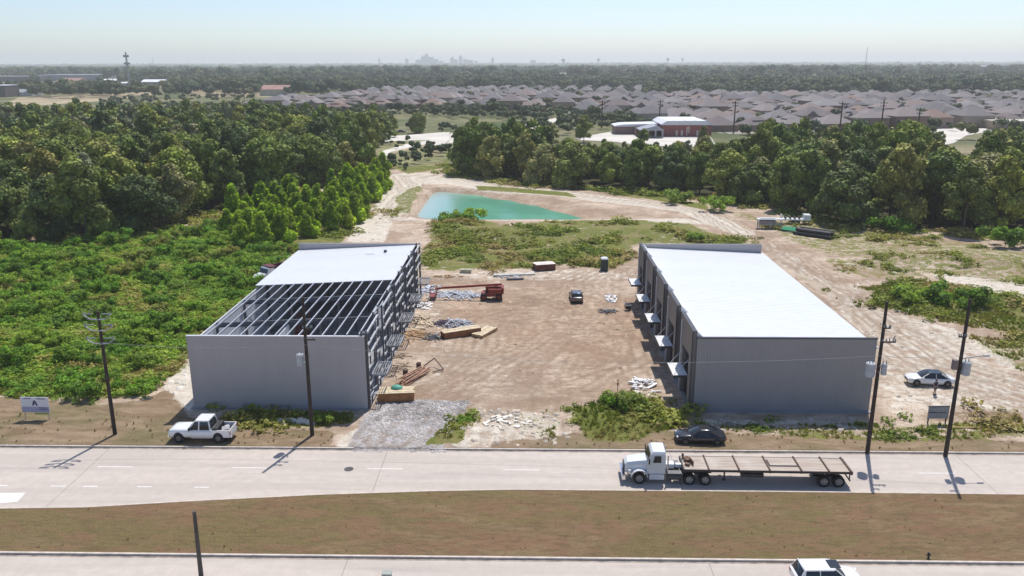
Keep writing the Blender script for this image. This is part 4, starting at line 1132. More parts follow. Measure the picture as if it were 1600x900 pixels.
def shed(px0, px1, py, h, d, name, label, wallc, roofc, z=0.0, gable=True):
    a = at(px0, py); b = at(px1, py); w = b.x-a.x
    T = thing(name, label, 'building', (a.x, a.y, 0))
    MB().box(0, w, 0, d, 0, h).build('wall', M('shed_wall_'+wallc[0], wallc[1], .8, .15, .2), T)
    if gable:
        MB().add([(-.5,-.5,h),(w+.5,-.5,h),(w+.5,d+.5,h),(-.5,d+.5,h),(-.5,d/2,h+d*.12),(w+.5,d/2,h+d*.12)], [(0,1,5,4),(2,3,4,5),(0,4,3),(1,2,5),(3,2,1,0)]).build('roof', M('shed_roof_'+roofc[0], roofc[1], .5, .08, .1), T)
    else: MB().box(-.3, w+.3, -.3, d+.3, h, h+.6).build('roof', M('shed_roof_'+roofc[0], roofc[1], .5, .08, .1), T)
WH = ('white', (.78,.79,.80)); DK = ('dark', (.12,.10,.10)); GR = ('grey', (.30,.31,.33)); CR = ('cream', (.55,.50,.40)); RD = ('terracotta', (.34,.17,.13)); TN = ('tan', (.42,.32,.24))
shed(220, 253, 134, 6, 30, 'metal_building', 'long white-roofed metal building in the fields on the left', GR, WH)
shed(187, 202, 134, 4, 14, 'metal_building', 'small white-roofed shed left of the long white-roofed building', GR, WH)
shed(-14, 9, 152, 12, 25, 'apartment_building', 'dark three-storey block with white roof edge at the left edge of the photo', DK, WH, gable=False)
shed(12, 46, 150, 4, 26, 'white_house', 'white-walled house with grey roofs beside the dark block at the left edge', WH, GR)
shed(-30, 52, 128, 10, 60, 'warehouse', 'long low dark warehouse with pale roof edge at the far left', DK, GR, gable=False)
shed(57, 155, 127, 12, 90, 'warehouse', 'big flat-roofed distribution building in the far left distance', GR, GR, gable=False)
shed(88, 120, 131, 5, 40, 'red_roofed_building', 'building with red roof in front of the big distribution building', TN, RD)
shed(160, 185, 130, 5, 20, 'pale_building', 'small pale building right of the distribution building', CR, WH)
shed(406, 448, 150, 7, 35, 'tan_building', 'tan building with terracotta roof at the left end of the housing estate', CR, RD)
shed(308, 326, 112, 8, 50, 'white_building', 'tiny white roof far off among the trees on the left', GR, WH, gable=False)
shed(500, 516, 106, 10, 100, 'white_building', 'tiny white roof on the horizon left of the skyline', GR, WH, gable=False)
shed(805, 840, 118, 6, 60, 'white_building', 'low white roof among the trees below the water towers', GR, WH, gable=False)
shed(868, 886, 119, 6, 40, 'white_building', 'small white roof among the trees right of the low white roof', GR, WH, gable=False)
shed(1480, 1620, 107, 12, 260, 'distribution_centre', 'very long white-roofed building near the horizon at the right edge', WH, WH, gable=False)
shed(1555, 1640, 203, 4, 22, 'tan_building', 'long tan building with a pale flat roof at the right edge behind the wood', TN, CR, gable=False)
# skyline
SKY_B = M('hazy_tower', (.30,.33,.38), .6, .1, .01)
def tower(px_, w, h, d=8600, k=0, cat='tower block'):
    c = at(px_, 105); t_ = d/c.y; x = c.x*t_; mb = MB()
    mb.box(-w/2, w/2, -w/2, w/2, 0, h)
    if k == 1: mb.box(-w/4, w/4, -w/4, w/4, h, h*1.18)
    if k == 2: mb.add([(-w/2,-w/2,h),(w/2,-w/2,h),(w/2,w/2,h),(-w/2,w/2,h),(0,0,h*1.3)], [(0,1,4),(1,2,4),(2,3,4),(3,0,4)])
    o = mb.build('office_tower', SKY_B, None, (x, d, 0))
    for nm in (): pass
    tag(o, 'hazy grey office tower of the downtown skyline on the horizon', 'tower', 'downtown towers on the horizon')
for (p_, w, h, k) in ((636,30,72,0),(655,60,62,0),(661,34,88,1),(667,45,104,1),(674,50,88,0),(681,60,66,0),(690,40,50,0),(707,40,74,2),(713,30,64,0),(720,34,86,2),(727,40,66,0),(735,60,58,0),(744,30,50,0),(770,26,72,2),(833,60,52,2),(593,14,80,0)):
    tower(p_, w, h, k=k)
WT = M('water_tower_white', (.62,.65,.68), .5, .06, .02)
def water_tower(px_, d, h, label):
    c = at(px_, 105); x = c.x*d/c.y
    T = thing('water_tower', label, 'water tower', (x, d, 0))
    MB().tube((0,0,0), (0,0,h*.7), 4, 3, 10).build('stem', WT, T)
    mb = MB(); rings = []
    for t_ in np.linspace(0, 1, 7):
        rr = 12*math.sin(math.pi*(.12+.76*t_)); rings.append([(rr*math.cos(a), rr*math.sin(a), h*.68+h*.32*t_) for a in np.linspace(0, 6.283, 13)[:-1]])
    mb.loft(rings).build('tank', WT, T)
water_tower(880, 4600, 56, 'white water tower on the horizon, the biggest one right of the skyline')
water_tower(935, 5600, 60, 'small water tower on the horizon right of the biggest one')
water_tower(1043, 5600, 62, 'small water tower on the horizon near the middle right')
water_tower(1066, 6600, 66, 'faint water tower on the horizon, rightmost of all')
def mast(px_, d, h, label, w=1.2, rings=()):
    c = at(px_, 105); x = c.x*d/c.y; T = thing('radio_mast', label, 'mast', (x, d, 0))
    mb = MB()
    for a in range(3):
        ax, ay = math.cos(a*2.09)*w, math.sin(a*2.09)*w
        mb.bar((ax, ay, 0), (ax*.4, ay*.4, h), .3*w)
    n = 14
    for k in range(n):
        z0, z1 = h*k/n, h*(k+1)/n; s0, s1 = 1-.6*k/n, 1-.6*(k+1)/n
        for a in range(3): b = (a+1) % 3; mb.bar((math.cos(a*2.09)*w*s0, math.sin(a*2.09)*w*s0, z0), (math.cos(b*2.09)*w*s1, math.sin(b*2.09)*w*s1, z1), .12*w)
    mb.build('lattice', GREYM, T)
    for (f, rr) in rings:
        q = MB()
        for k in range(9):
            a = k*.698; q.cbox((math.cos(a)*rr, math.sin(a)*rr, h*f), (1.3, .6, h*.05), a)
            q.bar((0,0,h*f), (math.cos(a)*rr, math.sin(a)*rr, h*f), .25)
        q.build('antenna_ring', GREYM, T)
mast(199, 1010, 48, 'grey lattice phone mast with two rings of antennas standing above the left woods', 1.5, ((.9, 2.6), (.72, 2.6)))
mast(1352, 3600, 92, 'thin faint radio mast on the horizon at the right', 2.2)
mast(240, 5000, 60, 'thin distant mast on the horizon left of centre', 3)

# ---------------------------------------------------------------- utility poles
INS = M('insulator_grey', (.22,.24,.25), .3, .1)
TANKM = M('transformer_grey', (.40,.43,.46), .45, .12)
def pole_base(px_, py_, h, label, r_=.2, top=.13, cat='utility pole', mat=None):
    c = at(px_, py_); T = thing('utility_pole', label, cat, (c.x, c.y, .05))
    mb = MB(); n = 6
    for k in range(n): mb.tube((.01*k, 0, -.3 if k == 0 else h*k/n), (.01*(k+1), 0, h*(k+1)/n), r_+(top-r_)*k/n, r_+(top-r_)*(k+1)/n, 10, k == n-1)
    mb.build('pole', mat or POLEWOOD, T); return T
def transformer(T, x, z, r_=.34, h=1.05, y=0):
    o = MB().tube((x, y, z), (x, y, z+h), r_, n=14).tube((x, y, z+h), (x, y, z+h+.08), r_*1.05, r_*.8, 14).build('transformer', TANKM, T)
    b = MB()
    for dx in (-.14, .14): b.tube((x+dx, y, z+h+.05), (x+dx, y, z+h+.4), .05, .03, 6)
    b.build('bushing', INS, o)
    MB().box(min(0, x), max(0, x), y-.06, y+.06, z+.2, z+.3).box(min(0, x), max(0, x), y-.06, y+.06, z+.75, z+.85).build('bracket', GREYM, o)
def crossarm(T, z, w=2.2, y=-.16, curved=False, off=0.0):
    mb = MB()
    if not curved: mb.box(off-w/2, off+w/2, y-.05, y+.05, z-.06, z+.06)
    else:
        for s in (-1, 1):
            pts = [(0, y, z-.45), (s*w*.25, y, z-.42), (s*w*.42, y, z-.12), (s*w*.5, y, z+.1)]
            for a, b in zip(pts[:-1], pts[1:]): mb.bar(a, b, .09)
    o = mb.build('crossarm', GREYM if curved else POLEWOOD, T)
    i = MB()
    for x in ((-w*.46, w*.46) if curved else (-w*.46, -w*.2, w*.3, w*.46)):
        i.tube((off+x, y, z+.06), (off+x, y, z+.3), .07, .045, 7)
        if curved: i.bar((x, y, z+.12), (x*.35, y, z+.1), .09)
    i.build('insulator', INS, o)
p1 = pole_base(180, 680, 12.6, 'dark wooden utility pole with three tiers of curved arms, leftmost on the verge')
for z in (12.3, 11.2, 9.9): crossarm(p1, z, 2.7, curved=True)
MB().bar((-.9, 0, 12.3), (-.5, .1, 12.9), .06).build('arrester', INS, p1)
p2 = pole_base(488, 681, 14.0, 'dark wooden utility pole with one transformer in front of the unfinished warehouse')
transformer(p2, -.62, 7.3); crossarm(p2, 11.0, .9, off=.35); crossarm(p2, 9.9, 1.1, off=.45)
MB().tube((.2,0,7.9), (.42,-.05,8.5), .05, n=6).build('cutout_switch', INS, p2)
p3 = pole_base(1355, 708, 14.6, 'dark wooden utility pole with two transformers at the right corner of the finished warehouse')
transformer(p3, -.66, 7.6, .42, 1.2); transformer(p3, .5, 7.8, .25, .95, -.1); crossarm(p3, 10.9, 1.2, off=.6); crossarm(p3, 12.2, .6, off=.3)
MB().tube((.9,-.16,10.9), (1.1,-.16,11.5), .05, n=6).tube((.7,-.16,10.8), (.62,-.16,11.3), .05, n=6).build('cutout_switch', INS, p3)
p4 = pole_base(1477, 713, 15.0, 'dark wooden utility pole with one transformer and a thin lamp arm, rightmost on the verge')
transformer(p4, .62, 8.0, .38, 1.15); crossarm(p4, 11.6, .7, off=-.2)
MB().box(-.62, -.22, -.2, .2, 8.5, 9.4).build('switch_box', M('box_brown', (.22,.17,.16), .7), p4)
MB().tube((.15,0,9.5), (2.2,.2,9.75), .045, n=6).cbox((2.35,.2,9.72), (.6,.2,.12), .1).build('lamp_arm', GREYM, p4)
p5 = pole_base(316, 915, 5.75, 'plain grey-brown wooden post rising from the bottom edge of the photo on the left', .17, .12, 'post', M('weathered_post', (.085,.075,.065), .85, .25))
def power_line(pa, pb, za, zb, off, label):
    a = pa.location+Vector((off, -.15, za)); b = pb.location+Vector((off, -.15, zb)); n = 24; mb = MB(); pr_ = None
    for k in range(n+1):
        t_ = k/n; p = a.lerp(b, t_); p.z -= 4*1.1*t_*(1-t_)*((b-a).length/50)
        if pr_ is not None: mb.tube(pr_, p, .014, n=5, cap=False)
        pr_ = p
    tag(mb.build('power_line', GREYM), label, 'power line')
power_line(p1, p2, 9.6, 9.4, 0, 'thin wire between the leftmost pole and the one-transformer pole beside it')
power_line(p2, p3, 9.4, 9.6, 0, 'long thin wire spanning the yard entrance between the middle poles')
power_line(p3, p4, 9.6, 9.8, 0, 'short thin wire between the two right-hand poles')
# small poles in the distance
def far_pole(px_, py_, h, lab):
    c = at(px_, py_); T = thing('utility_pole', lab, 'utility pole', (c.x, c.y, 0)); MB().tube((0,0,0), (0,0,h), .4, .28, 6).build('pole', POLEWOOD, T)
    MB().box(-1.8, 1.8, -.15, .15, h-1.2, h-.9).box(-1.5, 1.5, -.15, .15, h-2.6, h-2.3).build('crossarm', POLEWOOD, T)
far_pole(1375, 214, 17, 'distant pole in front of the right estate, the one with the wider crossarms')
far_pole(1432, 216, 14, 'distant thin pole right of the wider-armed one')
far_pole(1312, 205, 15, 'distant pole above the wood to the left of the wider-armed one')
far_pole(1146, 208, 16, 'distant pole beside the white-roofed school hall')
far_pole(1030, 195, 14, 'distant pole behind the school porch')
far_pole(940, 200, 15, 'distant pole left of the school behind the pond trees')
far_pole(382, 155, 15, 'distant pole at the right end of the tan field')

# ---------------------------------------------------------------- vehicles
def paint(name, col, rough=.22, metal=0.0):
    if name in _M: return _M[name]
    t = NT(name); p = t.pos(obj=True); n = t.noise(2, p, 4)
    t.l(t.mix(n, tuple(c*.92 for c in col), col), t.b.inputs['Base Color']); t.b.inputs['Roughness'].default_value = rough
    t.b.inputs['Metallic'].default_value = metal; t.b.inputs['Coat Weight'].default_value = .5; t.b.inputs['Coat Roughness'].default_value = .08
    _M[name] = t.m; return t.m
P_WHITE = paint('car_white', (.80,.80,.81)); P_BLACK = paint('car_black', (.02,.021,.025)); P_GREY = paint('car_grey', (.12,.125,.135), .25, .5)
P_TRUCK = paint('truck_white', (.76,.78,.80))
LAMP = M('lamp_glass', (.7,.7,.68), .15, .05); TAIL = M('tail_lamp_red', (.35,.02,.02), .25, .05); DARKP = M('dark_plastic', (.03,.03,.032), .6, .1)
CHROME = M('chrome', (.75,.75,.77), .15, .03, metal=.9)

RIMD = M('dark_alloy_rim', (.13,.135,.145), .4, .15, metal=.5)
def wheel(T, x, y, r_, w, side, name='wheel', rim=RIMD, z=None):
    z = r_ if z is None else z
    o = MB().tube((x, y-w/2, z), (x, y+w/2, z), r_, n=20).build(name, BLACK, T)
    MB().tube((x, y+side*(w/2-.02), z), (x, y+side*(w/2+.012), z), r_*.64, r_*.60, 16).build('rim', rim, o)
    h = MB()
    for k in range(5):
        a = k*1.2566; h.cbox((x+math.cos(a)*r_*.38, y+side*(w/2+.016), z+math.sin(a)*r_*.38), (r_*.2, .01, r_*.12), 0, 0, -a)
    h.build('rim_holes', DARKP, o)
    return o

def body_loft(stations, n=None):
    """stations: x, half width, z bottom, z shoulder, z top(centre crown)"""
    rings = []
    for x, w, zb, zs, zt in stations:
        rings.append([(x, -w*.9, zb), (x, -w, zb+(zs-zb)*.3), (x, -w*1.0, zb+(zs-zb)*.7), (x, -w*.95, zs), (x, -w*.72, zt-(zt-zs)*.15), (x, 0, zt),
                      (x, w*.72, zt-(zt-zs)*.15), (x, w*.95, zs), (x, w*1.0, zb+(zs-zb)*.7), (x, w, zb+(zs-zb)*.3), (x, w*.9, zb)])
    mb = MB().loft(rings); return mb

def car(name, label, cat, px_, py_, heading, L=4.7, W=1.84, H=1.45, kind='sedan', mat=P_WHITE, roofm=None, wr=.34, loc=None):
    c = at(px_, py_) if loc is None else Vector(loc); z = gz(np.array([c.x]), np.array([c.y]))[0] if c.y > 70 else 0
    T = thing(name, label, cat, (c.x, c.y, float(z)+.02), heading); h = L/2; w = W/2
    if kind == 'sedan':
        st = [(-h, w*.78, .45, .78, .84), (-h+.12, w*.9, .32, .88, .94), (-h+.7, w, .24, .92, .98), (-.6, w, .22, .90, .95), (.5, w, .22, .90, .95), (h-1.35, w, .24, .88, .97), (h-.5, w*.97, .24, .80, .88), (h-.1, w*.88, .28, .70, .77), (h, w*.78, .36, .62, .68)]
        cb = (-h+.45, h-1.2, -h+1.45, h-2.1)   # belt rear, belt front, roof rear, roof front
    elif kind == 'suv':
        st = [(-h, w*.86, .5, .95, 1.0), (-h+.1, w*.95, .36, 1.02, 1.06), (-h+.7, w, .28, 1.03, 1.08), (0, w, .26, 1.0, 1.06), (h-1.3, w, .28, .98, 1.08), (h-.45, w*.96, .3, .88, .98), (h-.08, w*.86, .4, .75, .82), (h, w*.75, .48, .66, .7)]
        cb = (-h+.12, h-1.2, -h+.5, h-2.0)
    body = body_loft(st).build('body', mat, T)
    br, bf, rr, rf = cb; zb = st[3][3]-.02; zt = H; wb = w*.93; wt = w*.72
    gl = []
    for t_, (xa, xb, ww) in ((0, (br, bf, wb)), (.5, (br*.5+rr*.5-.03, bf*.5+rf*.5+.04, (wb+wt)/2+.02)), (.93, (rr-.05, rf+.06, wt+.03)), (1, (rr+.05, rf-.05, wt-.04))):
        zz = zb+(zt-zb)*t_; gl.append([(xa, -ww*.93, zz), (xa+.12, -ww, zz), (xb-.3, -ww, zz), (xb, -ww*.8, zz), (xb+.04, 0, zz), (xb, ww*.8, zz), (xb-.3, ww, zz), (xa+.12, ww, zz), (xa, ww*.93, zz)])
    MB().loft(gl).build('windows', GLASS, T)
    rg = []
    for zz, e in ((zt-.045, .03), (zt+.012, .0), (zt+.03, -.12)):
        rg.append([(rr-e, -(wt+e)*.92, zz), (rr+.15, -(wt+e), zz), (rf-.2, -(wt+e), zz), (rf+e, -(wt+e)*.8, zz), (rf+e+.03, 0, zz), (rf+e, (wt+e)*.8, zz), (rf-.2, (wt+e), zz), (rr+.15, (wt+e), zz), (rr-e, (wt+e)*.92, zz)])
    MB().loft(rg).build('roof', roofm or mat, T)
    pl = MB(); mx = (rr+rf)/2-.05
    for s in (-1, 1):
        pl.bar((bf-.1, s*wb*.93, zb), (rf, s*(wt+.01), zt-.02), .07); pl.bar((br+.08, s*wb*.97, zb), (rr+.05, s*(wt+.01), zt-.02), .12)
        pl.bar((mx, s*(wb+.01), zb), (mx, s*(wt+.02), zt-.02), .06)
        if kind == 'suv': pl.bar((mx-1.05, s*(wb+.01), zb), (mx-1.0, s*(wt+.02), zt-.02), .08)
    pl.build('pillars', mat, T)
    xf, xr = h-.85, -h+.85
    for x in (xf, xr):
        for s in (-1, 1): MB().tube((x, s*(w-.25), wr+.02), (x, s*(w+.006), wr+.02), wr+.07, n=20).build('wheel_arch', DARKP, T)
    for x in (xf, xr):
        for s in (-1, 1): wheel(T, x, s*(w-.1), wr, .23, s)
    for s in (-1, 1):
        MB().cbox((h-.16, s*w*.62, st[-2][3]+.02), (.16, .34, .12), s*-.3).build('headlight', LAMP, T)
        MB().cbox((-h+.03, s*w*.66, st[0][3]-.06), (.1, .36, .14), 0).build('tail_light', TAIL, T)
        MB().cbox((bf-.25, s*(w+.08), zb+.08), (.14, .2, .13)).build('mirror', mat, T)
    MB().cbox((h-.01, 0, .5), (.06, 1.0, .16)).build('grille', DARKP, T)
    return T

D = math.radians
car('parked_car', 'black sedan parked on the verge in front of the finished warehouse', 'car', 1093, 690, D(178), 4.7, 1.85, 1.44, 'sedan', P_BLACK)
cw = car('parked_car', 'white sedan with dark glass roof parked on the sand right of the finished warehouse', 'car', 1451, 600, D(174), 4.95, 1.9, 1.45, 'sedan', P_WHITE, GLASS)
car('parked_car', 'dark grey hatchback parked in the middle of the dirt yard, tail towards the road', 'car', 900, 469, D(93), 4.3, 1.8, 1.55, 'suv', P_GREY)
car('white_suv', 'white car with a sunroof driving out of the bottom edge on the near road', 'car', 1292, 905, D(2), 4.7, 1.9, 1.62, 'suv', P_WHITE, loc=(at(1290,914).x, at(1290,914).y, 0))
sun_ = [o for o in COL.objects if o.name.startswith('white_suv')][0]
MB().cbox((.35, 0, 1.66), (.75, .95, .02)).build('sunroof', GLASS, sun_)
for (a, b, hd, lab, mt) in ((712, 215, 3, 'dark car on the far pale road beyond the pond', P_BLACK), (627, 207, 10, 'dark car half hidden under trees by the far pale road', P_BLACK), (872, 0, 0, None, None)):
    if lab: car('distant_car', lab, 'car', a, b, D(hd), 4.6, 1.85, 1.5, 'sedan', mt)

def pickup():
    c = at(319, 686); T = thing('pickup_truck', 'white crew cab pickup truck with a loaded open bed on the verge', 'pickup truck', (c.x, c.y, .1), D(180), None, (1.0, 1.03, 1.13))
    h = 2.95; w = 1.0
    st = [(.75, w, .45, 1.12, 1.16), (1.2, w, .45, 1.12, 1.2), (1.9, w, .45, 1.1, 1.2), (h-.35, w*.98, .45, 1.10, 1.19), (h-.06, w*.95, .48, 1.04, 1.11), (h, w*.92, .55, .97, 1.02)]
    body_loft(st).build('hood', P_WHITE, T)
    MB().loft([[(x, -w, .42), (x, -w*1.01, .8), (x, -w*.98, 1.14), (x, w*.98, 1.14), (x, w*1.01, .8), (x, w, .42)] for x in (-1.15, .8)]).build('cab', P_WHITE, T)
    gl = []
    for zz, xa, xb, ww in ((1.13, -1.1, 1.15, .93), (1.55, -1.02, .78, .85), (1.86, -.92, .42, .74)):
        gl.append([(xa, -ww, zz), (xb-.25, -ww, zz), (xb, -ww*.8, zz), (xb, ww*.8, zz), (xb-.25, ww, zz), (xa, ww, zz)])
    MB().loft(gl, smooth=False).build('windows', GLASS, T)
    MB().loft([[(-.98, -.78, z), (.3, -.78, z), (.46-e, -.6, z), (.46-e, .6, z), (.3, .78, z), (-.98, .78, z)] for z, e in ((1.84, 0), (1.92, .05), (1.95, .15))]).build('roof', P_WHITE, T)
    pl = MB()
    for s in (-1, 1):
        pl.bar((1.05, s*.86, 1.12), (.4, s*.74, 1.86), .08); pl.bar((-1.08, s*.93, 1.12), (-.93, s*.76, 1.86), .12); pl.bar((.0, s*.94, 1.12), (-.05, s*.77, 1.86), .1)
    pl.build('pillars', P_WHITE, T)
    b = MB()
    for s in (-1, 1): b.box(-h+.05, -1.17, s*w-(.09 if s > 0 else 0), s*w+(.09 if s < 0 else 0), .5, 1.14)
    b.box(-h, -h+.08, -w, w, .5, 1.13); b.build('bed_wall', P_WHITE, T)
    MB().box(-h+.09, -1.17, -w+.1, w-.1, .55, .68).build('bed_floor', DARKP, T)
    MB().box(-1.75, -1.25, -w+.08, w-.08, .9, 1.28).build('tool_box', DARKP, T)
    q = MB(); q.cbox((-2.3, .2, .9), (.7, .8, .35), .3).cbox((-2.2, -.45, .85), (.4, .4, .3), .7); q.build('cargo', M('cargo_grey', (.4,.4,.42), .7, .3), T)
    MB().box(-h-.16, -h-.02, -w*.92, w*.92, .5, .68).box(h-.02, h+.1, -w*.92, w*.92, .45, .68).build('bumper', CHROME, T)
    for x in (h-.95, -h+1.15):
        for s in (-1, 1): MB().tube((x, s*(w-.25), .45), (x, s*(w+.015), .45), .5, n=20).build('wheel_arch', DARKP, T)
    for x in (h-.95, -h+1.15):
        for s in (-1, 1): wheel(T, x, s*(w-.1), .40, .27, s)
    for s in (-1, 1):
        MB().cbox((h-.05, s*.75, .84), (.1, .3, .2)).build('headlight', LAMP, T)
        MB().cbox((-h-.01, s*.93, .9), (.06, .12, .3)).build('tail_light', TAIL, T)
        MB().cbox((.85, s*1.13, 1.28), (.14, .22, .24)).build('mirror', DARKP, T)
    MB().cbox((h+.0, 0, .82), (.06, 1.15, .26)).build('grille', DARKP, T)
pickup()

def semi():
    a = at(1000, 758); b = at(1304, 763)
    ang = math.atan2(a.y-b.y, a.x-b.x)      # forward direction
    fr = Vector((8.25, 64.1, 0)); 
    T = thing('flatbed_truck', 'long white semi truck with an empty wooden flatbed trailer driving left along the road', 'truck', (fr.x, fr.y, 0), ang)
    # local: +x forward, nose at x=0, extending to -x ; width +-1.25
    F = DARKP
    MB().box(-7.6, -.8, -.45, -.3, .75, .98).box(-7.6, -.8, .3, .45, .75, .98).box(-7.4, -5.4, -.5, .5, .95, 1.12).build('chassis', F, T)
    hd = []
    for x, w, zt in ((-.12, .62, 1.55), (-.35, .72, 1.78), (-1.2, .78, 1.92), (-2.1, .86, 2.05)):
        hd.append([(x, -w, .85), (x, -w, zt-.25), (x, -w*.82, zt), (x, w*.82, zt), (x, w, zt-.25), (x, w, .85)])
    MB().loft(hd, smooth=False).build('hood', P_TRUCK, T)
    MB().box(-.11, -.03, -.5, .5, .85, 1.5).build('grille', DARKP, T)
    MB().box(-.14, .16, -1.2, 1.2, .42, .78).build('bumper', CHROME, T)
    for s in (-1, 1):
        fd = MB(); n = 9; rr = .72; pts = []
        for k in range(n): t_ = math.pi*(.02+.96*k/(n-1)); pts.append((-1.35+math.cos(t_)*rr, .62+math.sin(t_)*rr*.95))
        for (x0, z0), (x1, z1) in zip(pts[:-1], pts[1:]): fd.bar((x0, s*.98, z0), (x1, s*.98, z1), .52, .06, (0, 0, 1) if abs(x1-x0) > .05 else (1, 0, 0))
        fd.build('fender', P_TRUCK, T)
        MB().cbox((-.5, s*.92, 1.12), (.22, .3, .24)).build('headlight', LAMP, T)
        MB().box(-4.1, -3.85, s*1.16-.02, s*1.16+.02, 1.0, 1.02)
    cab = []
    for x0, x1, z, w in ((-3.55, -1.95, .95, 1.05), (-3.55, -1.98, 1.95, 1.08), (-3.52, -2.3, 2.75, 1.02), (-3.5, -2.45, 2.93, .9)):
        cab.append([(x1, -w, z), (x0, -w, z), (x0, w, z), (x1, w, z)])
    C_ = MB().loft(cab, smooth=False).build('cab', P_TRUCK, T)
    MB().add([(-2.0, -.92, 2.02), (-2.0, .92, 2.02), (-2.26, .86, 2.68), (-2.26, -.86, 2.68)], [(0,1,2,3)]).build('windscreen', GLASS, T).location = (.03, 0, .01)
    for s in (-1, 1):
        MB().add([(-2.45, s*1.10, 2.0), (-3.15, s*1.10, 2.0), (-3.15, s*1.055, 2.6), (-2.6, s*1.055, 2.6)], [(0,1,2,3), (3,2,1,0)][:1]).build('side_window', GLASS, T).location = (0, s*.008, 0)
        m_ = MB().cbox((-2.1, s*1.36, 2.25), (.1, .18, .5)).bar((-2.15, s*1.05, 2.05), (-2.1, s*1.36, 2.1), .04).build('mirror', DARKP, T)
        MB().box(-3.45, -2.2, s*.95-.16, s*.95+.16, .42, .9).build('side_step', P_TRUCK, T)
        tk = MB().tube((-5.0, s*.92, .68), (-3.7, s*.92, .68), .33, n=14); tk.build('fuel_tank', M('tank_dark', (.07,.07,.075), .4, .1), T)
        MB().box(-4.95, -3.7, s*.95-.3, s*.95+.3, 1.03, 1.09).build('deck_plate', M('deck_plate', (.16,.16,.165), .5, .15), T)
        MB().tube((-3.75, s*.95, 1.0), (-3.75, s*.95, 2.6), .07, n=8).build('exhaust_stack', CHROME, T)
    MB().box(-4.4, -3.6, -.35, .35, 1.1, 1.5).cbox((-4.9, 0, 1.25), (.7, .35, .3)).build('battery_box', WHITE, T)
    MB().tube((-6.1, 0, 1.12), (-6.1, 0, 1.24), .5, n=16).build('fifth_wheel', M('rust', (.16,.09,.06), .8, .3), T)
    hub = M('hub_steel', (.26,.27,.29), .35, .1, metal=.5)
    for s in (-1, 1): wheel(T, -1.35, s*1.03, .51, .28, s, rim=hub)
    for x in (-5.6, -6.95):
        for s in (-1, 1): wheel(T, x, s*.98, .50, .50, s, rim=hub)
    # trailer
    R_ = Matrix
    x0, x1 = -5.05, -19.3
    steel = M('trailer_steel', (.06,.05,.048), .7, .25)
    tr = MB()
    for s in (-1, 1):
        tr.box(x1, x0, s*.55-.07, s*.55+.07, .98 if False else 1.14, 1.42)
        tr.box(x1, x0, s*1.24-.04, s*1.24+.04, 1.30, 1.50)
    for k in range(24): tr.box(x1+.3+k*.6, x1+.38+k*.6, -1.2, 1.2, 1.34, 1.42)
    tr.box(x1, x1+.12, -1.26, 1.26, 1.2, 1.5).box(x0-.1, x0, -1.26, 1.26, 1.2, 1.5)
    for s in (-1, 1): tr.box(x1+.02, x1+.1, s*.8-.05, s*.8+.05, .5, 1.2)
    tr.box(x1+.02, x1+.1, -1.0, 1.0, .48, .6)
    trl = tr.build('trailer_frame', steel, T)
    t = NT('weathered_deck'); p = t.pos((.35, 3.5, 1), obj=True); n1 = t.noise(1.2, p, 5, .7); n2 = t.noise(.35, t.pos(obj=True), 4)
    cc = t.mix(t.step(n1, .3, .7), (.36,.29,.24), (.52,.45,.38)); cc = t.mix(t.math('MULTIPLY', t.step(n2, .5, .7), .4), cc, (.56,.52,.46)); t.l(cc, t.b.inputs['Base Color']); t.b.inputs['Roughness'].default_value = .9
    dk = MB()
    for k in range(8): y = -1.19+k*.298; dk.box(x1+.13, x0-.11, y, y+.285, 1.43, 1.495)
    dk.build('deck_planks', t.m, trl)
    for x in (-7.2, -9.75, -12.35, -15.0, -17.3, x1+.2):
        MB().box(x-.05, x+.05, -1.3, 1.3, 1.5, 1.62).cbox((x, 1.3, 1.42), (.16, .1, .22)).cbox((x, -1.3, 1.42), (.16, .1, .22)).build('deck_bar', M('rusty_bar', (.13,.085,.07), .8, .3), trl)
    MB().box(-14.9, -12.5, .35, .42, 1.5, 1.57).box(-12.6, -12.5, -.7, .4, 1.5, 1.56).build('dunnage', steel, trl)
    MB().cbox((-5.6, -.3, 1.7), (.5, .6, .18), .4).cbox((-5.5, .5, 1.6), (.3, .4, .2), 1).cbox((-5.3,-.8,1.75), (.12,.2,.4), .3, .2).cbox((-5.9,.1,1.7), (.08,.9,.35), .2).build('chain_pile', M('rust', (.16,.09,.06), .8, .3), trl)
    MB().box(-11.9, -10.0, .7, 1.1, .75, 1.1).build('tool_locker', steel, trl)
    for s in (-1, 1): MB().box(-8.7, -8.58, s*.75-.05, s*.75+.05, .35, 1.3).cbox((-8.64, s*.75, .33), (.3, .25, .05)).build('landing_leg', steel, trl)
    for x in (-17.0, -18.25):
        for s in (-1, 1): wheel(trl, x, s*.96, .50, .50, s, rim=hub)
    MB().box(x1-.03, x1-.002, -1.0, -.7, 1.28, 1.4).box(x1-.03, x1-.002, .7, 1.0, 1.28, 1.4).build('tail_light', TAIL, trl)
semi()

